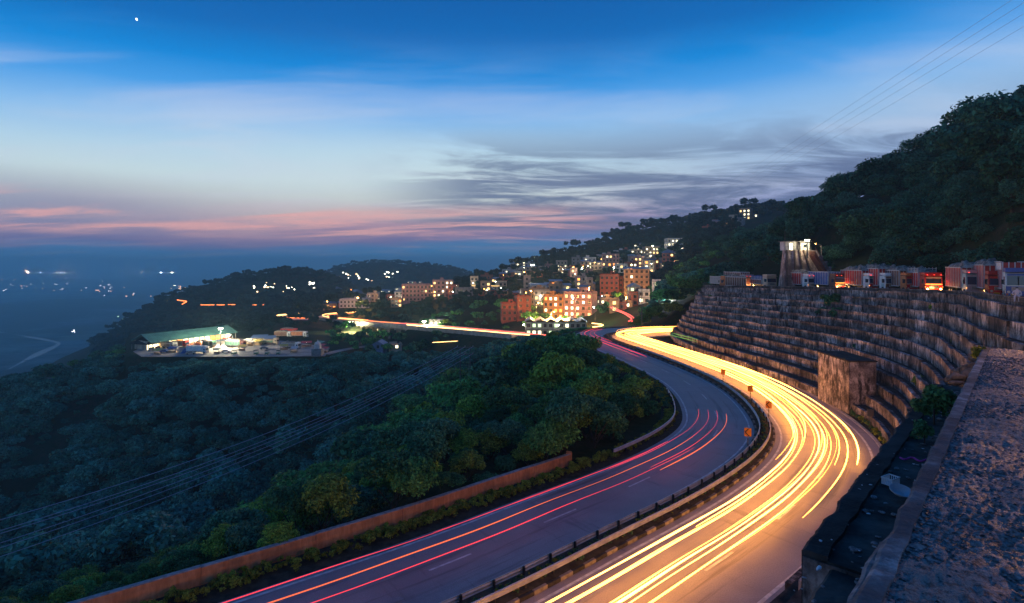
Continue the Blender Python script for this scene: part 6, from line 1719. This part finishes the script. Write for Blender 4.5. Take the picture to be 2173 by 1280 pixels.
# ------------------------------------------------------------------ overhead wires
m_wire = mat('power_wire', (.45, .50, .62), rough=.5)
def wire(a, b, sag, r, label, group):
    pts = [a.lerp(b, t / 24) - Vector((0, 0, sag * 4 * (t / 24) * (1 - t / 24))) for t in range(25)]
    mb = MB(); tube(mb, pts, r, 4); tag(mb.build('power_wire', m_wire), label, 'power line', group)
for k, (x0, y0, x1, y1) in enumerate(((2330, -120, 1395, 466), (2400, -140, 1420, 461), (2430, -130, 1425, 463), (2520, -150, 1430, 470))):
    wire(at(x0, y0, 70), at(x1, y1, 640), 4, .028, ('first', 'second', 'third', 'lowest')[k] + ' of the four thin wires crossing the sky above the hillside, counted from the left', 'wires crossing the sky')
def hframe():
    g = ground(*at(987, 760, 104).xy); p = at(987, 760, 104); top = at(987, 735, 104).z
    e = empty('power_pole', (p.x, p.y, g - 1), 0, 'twin post power pole on the wooded knoll above the valley', 'power pole', None); H = top - g + 1
    for x in (-.95, .95): MB().cyl((x, 0, 0), (x, 0, H), .13, .09, 7).build('post', m_pole, e)
    for z in (H - .3, H - 1.6): MB().box(-1.6, 1.6, -.06, .06, z, z + .14).build('cross_arm', m_pole, e)
    mb = MB()
    for x in (-1.5, 0, 1.5):
        for z in (H - .15, H - 1.45): mb.cyl((x, 0, z), (x, 0, z + .28), .05, .07, 6)
    mb.build('insulators', m_chrome, e)
    k = 0
    for z, yy in ((H - .1, (1098, 1122, 1150)), (H - 1.4, (1128, 1160, 1180))):
        for x, y in zip((-1.5, 0, 1.5), yy):
            wire(Vector((p.x + x, p.y, g - 1 + z)), at(-70, y + 25, 58), 2.3, .034, 'thin power wire sagging over the dark valley to the twin pole', 'wires over the valley'); k += 1
hframe()

# moon
def moon():
    p = at(290, 41, 30000); n = 24; r = 62; pts = []
    e = None; mb = MB(); bm = bmesh.new(); bmesh.ops.create_uvsphere(bm, u_segments=20, v_segments=12, radius=r)
    me = bpy.data.meshes.new('moon'); bm.to_mesh(me); bm.free(); me.materials.append(emis('moon_glow', (1, .97, .9), 3, False))
    o = link('moon', me, None, p); o.scale = (.75, .75, 1.2); o.rotation_euler = (0, math.radians(-25), 0); tag(o, 'tiny bright moon alone in the deep blue upper left sky', 'moon')
moon()

# ------------------------------------------------------------------ litter on the ledge
m_plast = mat('white_plastic', (.65, .66, .68), rough=.5)
def on_edge(px, py, z): return gp(px, py, z)
def litter():
    z = PZ - .93
    b = empty('basket', gp(1890, 1030, z), .5, 'white perforated plastic basket lying on the muddy ledge', 'basket', None)
    mb = MB()
    for k in range(4): mb.box(-.19, .19, -.12, .12, .04 + k * .045, .055 + k * .045) if k in (0,) else None
    for k in range(9):
        x = -.18 + k * .045
        for y in (-.12, .12): mb.box(x - .008, x + .008, y - .006, y + .006, .04, .20)
    for k in range(6):
        y = -.12 + k * .048
        for x in (-.18, .18): mb.box(x - .006, x + .006, y - .008, y + .008, .04, .20)
    mb.build('basket_body', m_plast, b); mb = MB()
    mb.box(-.20, .20, -.135, -.115, .20, .225).box(-.20, .20, .115, .135, .20, .225).box(-.20, -.18, -.114, .114, .20, .225).box(.18, .20, -.114, .114, .20, .225); mb.build('rim', m_plast, b); b.scale = (.68, .68, .68)
    t = empty('tub', gp(1908, 1058, z), .2, 'shallow pale plastic tub half leaning against the platform lip', 'tub', None); t.rotation_euler = (.45, .1, .3); t.scale = (.8, .8, .8); t.location.z += .08
    mb = MB(); n = 20; pr = [(.10, .01), (.22, .10), (.24, .105), (.23, .085), (.11, 0)]; vs = []
    for k in range(n):
        a = 2 * math.pi * k / n
        for r, h in pr: vs.append((math.cos(a) * r * 1.2, math.sin(a) * r * .75, h))
    m_ = len(pr); fs = [(k*m_+j, k*m_+j+1, ((k+1)%n)*m_+j+1, ((k+1)%n)*m_+j) for k in range(n) for j in range(m_-1)] + [tuple(k*m_ for k in range(n))]
    mb.add(vs, fs); mb.build('bowl', m_plast, t)
    pts = [gp(1910 + k * 7, 971 + 3 * math.sin(k * 1.3) + k * .8, z + .03) for k in range(9)]
    mb = MB(); tube(mb, resample(pts, .05), .018, 6); tag(mb.build('rope', mat('magenta_rope', (.45, .04, .30), rough=.7)), 'magenta rope end lying across the muddy ledge', 'rope')
    rr = random.Random(9)
    for k, (px, py, s, c, lab) in enumerate(((1860, 1012, .13, 'blue', 'crumpled dark blue bag on the outer bank by the basket'), (1745, 1178, .09, 'white', 'crumpled white bag near the end wall of the ledge'), (1738, 1206, .07, 'white', 'small torn white paper below the white bag'), (1795, 1112, .05, 'white', 'white scrap in the middle of the ledge'), (1843, 1090, .04, 'white', 'tiny white scrap on the green mud'), (1880, 1068, .05, 'grey', 'flat grey scrap before the tub'), (2118, 1016, .03, 'white', 'single white scrap on the tarmac platform'))):
        zz = PZ + .02 if px > 2000 else z + .02
        me = rock_mesh(60 + k, mat('litter_' + c, {'blue': (.03, .07, .25), 'white': (.7, .7, .7), 'grey': (.3, .3, .3)}[c], rough=.6), 'scrap'); o = link('scrap', me, None, gp(px, py, zz), rr.uniform(0, 6), (s * 1.6, s, s * .6)); tag(o, lab, 'litter')
litter()
def tiny_litter():
    rr = random.Random(31); ms = [rock_mesh(80 + k, mat('litter_grey', (.3, .3, .3)) if k % 2 else m_plast, 'scrap') for k in range(4)]
    for k in range(34):
        u = rr.uniform(8.5, 26); p = E0 + ED * u + EN * (rr.uniform(-1.08, -.85) if rr.random() < .5 else rr.uniform(-.8, -.1)); s = rr.uniform(.015, .045)
        o = link('scrap', ms[k % 4], None, Vector((p.x, p.y, PZ - .87 if True else 0)), rr.uniform(0, 6), (s * 1.6, s, s * .5)); tag(o, 'tiny pale scrap of litter on the muddy ledge', 'litter', 'tiny scraps on the muddy ledge')
tiny_litter()

# ------------------------------------------------------------------ small plants
def weed_mesh(name, seed, r, h, n, leaf, m): return crown_mesh(name, seed, r, h, n, leaf, m, 7, .9)
m_weed = leaf_mat('weed_yellow_green', (.16, .19, .02), (.38, .38, .05))
m_bush = leaf_mat('bush_green', (.04, .13, .05), (.09, .22, .09))
def bush(p, r, label, m, n=900, leaf=.06, seed=3, group='shrubs growing on the terraces'):
    e = empty('shrub', p, R.uniform(0, 6), label, 'shrub', group)
    link('foliage', weed_mesh('foliage', seed, r, r * 1.5, n, leaf, m), e); MB().cyl((0, 0, -.3), (0, 0, r * .7), r * .05, r * .03, 5).build('stem', m_bark, e)
    return e
bush(gp(1982, 905, 13.0), .62, 'broad leafy green bush on the rubble beside the platform lip', m_bush, 1500, .055, 5, 'shrubs beside the platform')
bush(gp(1962, 945, 13.0), .34, 'smaller green plant left below the broad leafy bush', m_bush, 500, .04, 6, 'shrubs beside the platform')
bush(gp(1942, 950, 12.8), .22, 'tiny sprig at the corner of the ledge by the rubble', m_bush, 200, .035, 7, 'shrubs beside the platform')
bush(at(2078, 775, 19.0), .45, 'yellowish grass tuft at the far corner of the platform lip', m_weed, 600, .05, 8, 'shrubs beside the platform')
def wall_pt(px, py):
    best = None
    for i in range(1, NT):
        cv = tier_curve(i / NT)
        for a in cv:
            q = a.x / a.y * FPX + CX; r_ = CY - (a.z - CAM_Z) / a.y * FPX; d = abs(q - px) + 1.5 * abs(r_ - py)
            if best is None or d < best[0]: best = (d, a, i)
    nn = Vector((best[1].x - 36, best[1].y - 20, 0)).normalized()
    return best[1] + Vector((.3, .3, -.1))
for k, (px, py, r, lab) in enumerate(((1755, 655, 2.2, 'big dark bush spilling over the upper terraces'), (1738, 668, 1.2, 'bush left of and below the big dark one'), (1775, 672, 1.4, 'bush right under the big dark one'), (1812, 698, .7, 'small bush on the third terrace'), (1990, 664, 1.0, 'green tuft on the first terrace below the red truck'),
      (1965, 690, .6, 'small tuft below the green tuft'), (1500, 640, .9, 'dark tuft near the left top of the terraces'), (1540, 650, .8, 'second dark tuft near the left top of the terraces'), (1905, 818, .5, 'small plant hanging on the lower terraces'), (1880, 760, .5, 'small plant in the middle of the terraces'),
      (1800, 735, .9, 'dark plant on top of the concrete block'), (1822, 745, .8, 'second plant on top of the concrete block'), (1968, 822, .9, 'yellow plant at the end of the lower terraces'), (1600, 690, .7, 'faded plant on the left middle terraces'), (1455, 700, 1.0, 'plant on the far left end of the terraces'))):
    bush(wall_pt(px, py), r, lab, m_leaf_y if 'yellow' in lab or 'tuft' in lab else m_leaf_d, int(700 + 500 * r), .10 + .05 * r, 20 + k)
# roadside weeds
def weeds():
    srcs = []
    for k, m in enumerate((m_weed, m_weed, m_bush)):
        p = offset(A_path, -10.6)[20 + k * 3]; e = bush(p, .30, 'yellow green weed clump between the low wall and the left carriageway', m, 260, .045, 40 + k, 'weed clumps at the foot of the ochre wall')
        srcs.append([c for c in e.children if c.name.startswith('foliage')][0] if e.children else None)
    rr = random.Random(12)
    def put(name, label, band, y0, y1, n, s0, s1, kinds, zoff=0.0):
        V = []; S = []; T_ = []; K = []
        path = [(p, nn) for p, nn in zip(A_path, normals(A_path)) if y0 < p.y < y1 and p.x < 34]
        for _ in range(n):
            i = rr.randrange(len(path) - 1); p, nn = path[i]; p2 = path[i + 1][0]; t = rr.random(); q = p.lerp(p2, t) + nn * rr.triangular(*band)
            V.append((q.x, q.y, zoff)); S.append(rr.uniform(s0, s1)); T_.append(rr.uniform(0, 6)); K.append(rr.choice(kinds))
        me = bpy.data.meshes.new(name); me.from_pydata(V, [], [])
        for nm, ty, dat in (('s', 'FLOAT', S), ('t', 'FLOAT', T_), ('k', 'INT', K)): a = me.attributes.new(nm, ty, 'POINT'); a.data.foreach_set('value', dat)
        o = link(name, me); tag(o, label, 'weeds', None, 'stuff')
        ng = bpy.data.node_groups.new('scatter_' + name, 'GeometryNodeTree'); L = ng.links.new
        ng.interface.new_socket(name='Geometry', in_out='INPUT', socket_type='NodeSocketGeometry'); ng.interface.new_socket(name='Geometry', in_out='OUTPUT', socket_type='NodeSocketGeometry')
        gi = ng.nodes.new('NodeGroupInput'); go = ng.nodes.new('NodeGroupOutput'); join = ng.nodes.new('GeometryNodeJoinGeometry')
        for s_ in reversed(srcs):
            oi = ng.nodes.new('GeometryNodeObjectInfo'); oi.inputs['Object'].default_value = s_; oi.inputs['As Instance'].default_value = True; L(oi.outputs['Geometry'], join.inputs[0])
        iop = ng.nodes.new('GeometryNodeInstanceOnPoints'); L(gi.outputs[0], iop.inputs['Points']); L(join.outputs[0], iop.inputs['Instance']); iop.inputs['Pick Instance'].default_value = True
        def attr(n_, t): a = ng.nodes.new('GeometryNodeInputNamedAttribute'); a.data_type = t; a.inputs['Name'].default_value = n_; return a.outputs['Attribute']
        L(attr('k', 'INT'), iop.inputs['Instance Index']); L(attr('s', 'FLOAT'), iop.inputs['Scale']); c_ = ng.nodes.new('ShaderNodeCombineXYZ'); L(attr('t', 'FLOAT'), c_.inputs[2]); L(c_.outputs[0], iop.inputs['Rotation']); L(iop.outputs[0], go.inputs[0])
        o.modifiers.new('scatter', 'NODES').node_group = ng
    put('wall_foot_weeds', 'yellowish weeds growing along the foot of the low wall', (-11.6, -10.1, -11.0), 16, 60, 620, .5, 1.25, (0, 1))
    put('verge_weeds', 'bright yellow green weeds on the verge right of the road', (8.5, 9.9, 9.2), 22, 100, 900, .6, 1.35, (0, 1, 2))
    put('median_weeds', 'green weeds on the median strip between the guardrails', (-2.1, -.9, -1.5), 16, 110, 700, .3, .75, (0, 2, 2), .2)
    put('bend_weeds', 'low weeds beyond the guardrail on the bend', (-12.5, -10.2, -11), 60, 95, 260, .6, 1.4, (1, 2))
weeds()

# ------------------------------------------------------------------ person sitting on the parapet
def person():
    p = at(2158, 640, 46.8); z = 14.2
    bm = bmesh.new(); me = bpy.data.meshes.new('person')
    J = [(0,0,0),(0,.02,.22),(0,.03,.42),(0,.02,.55),(0,-.02,.66),(-.1,0,-.02),(.1,0,-.02),(-.13,-.42,.04),(.13,-.42,.03),(-.14,-.45,-.38),(.14,-.43,-.38),(-.14,-.58,-.42),(.14,-.56,-.42),(-.2,.03,.44),(.2,.03,.44),(-.30,-.06,.2),(.30,-.06,.2),(-.2,-.28,.12),(.2,-.28,.12)]
    E = [(0,1),(1,2),(2,3),(3,4),(0,5),(0,6),(5,7),(6,8),(7,9),(8,10),(9,11),(10,12),(2,13),(2,14),(13,15),(14,16),(15,17),(16,18)]
    Rr = [.15,.15,.14,.06,.11,.12,.12,.085,.085,.055,.055,.045,.045,.07,.07,.05,.05,.04,.04]
    me.from_pydata(J, E, []); o = link('person', me, None, Vector((p.x, p.y, z)), -math.atan2(p.x, p.y))
    o.modifiers.new('skin', 'SKIN'); 
    for i, sv in enumerate(me.skin_vertices[0].data): sv.radius = (Rr[i], Rr[i]); sv.use_root = i == 0
    sm = o.modifiers.new('sub', 'SUBSURF'); sm.levels = 1; sm.render_levels = 1
    me.materials.append(mat('pale_cotton_clothes', (.55, .50, .52), rough=.9)); o['label'] = 'person in a pale shirt sitting on the brick parapet at the right picture edge'; o['category'] = 'person'
    MB().cyl((0, -.02, .74), (0, -.02, .80), .10, .06, 10).build('hair', m_chas, o)
person()
# street lamp outside the picture on the right whose light falls on the platform
side_lamp = street_lamp(Vector((24.5, 22.5, 13.5)), 4.6, E_AMB, (1, .42, .14), 3600, 'sodium lamp standing right of the platform', 'street lamps of the upper road', .25); side_lamp.rotation_euler.z = 0
def terrace_weeds():
    rr = random.Random(91); ms = [weed_mesh('foliage', 70 + k, .5, .7, 380, .075, (m_leaf_d, m_weed, m_bush)[k]) for k in range(3)]
    for k in range(70):
        i = rr.randint(1, NT - 1); cv = tier_curve(i / NT); a = cv[rr.randint(25, len(cv) - 50)]
        s = rr.uniform(.4, 1.3); e = empty('shrub', a + Vector((.25, .25, -.05)), rr.uniform(0, 6), 'little plant rooted on a ledge of the terraced wall', 'shrub', 'little plants on the ledges of the terraced wall'); e.scale = (s, s, s)
        link('foliage', ms[rr.choice((0, 0, 1, 2))], e)
terrace_weeds()
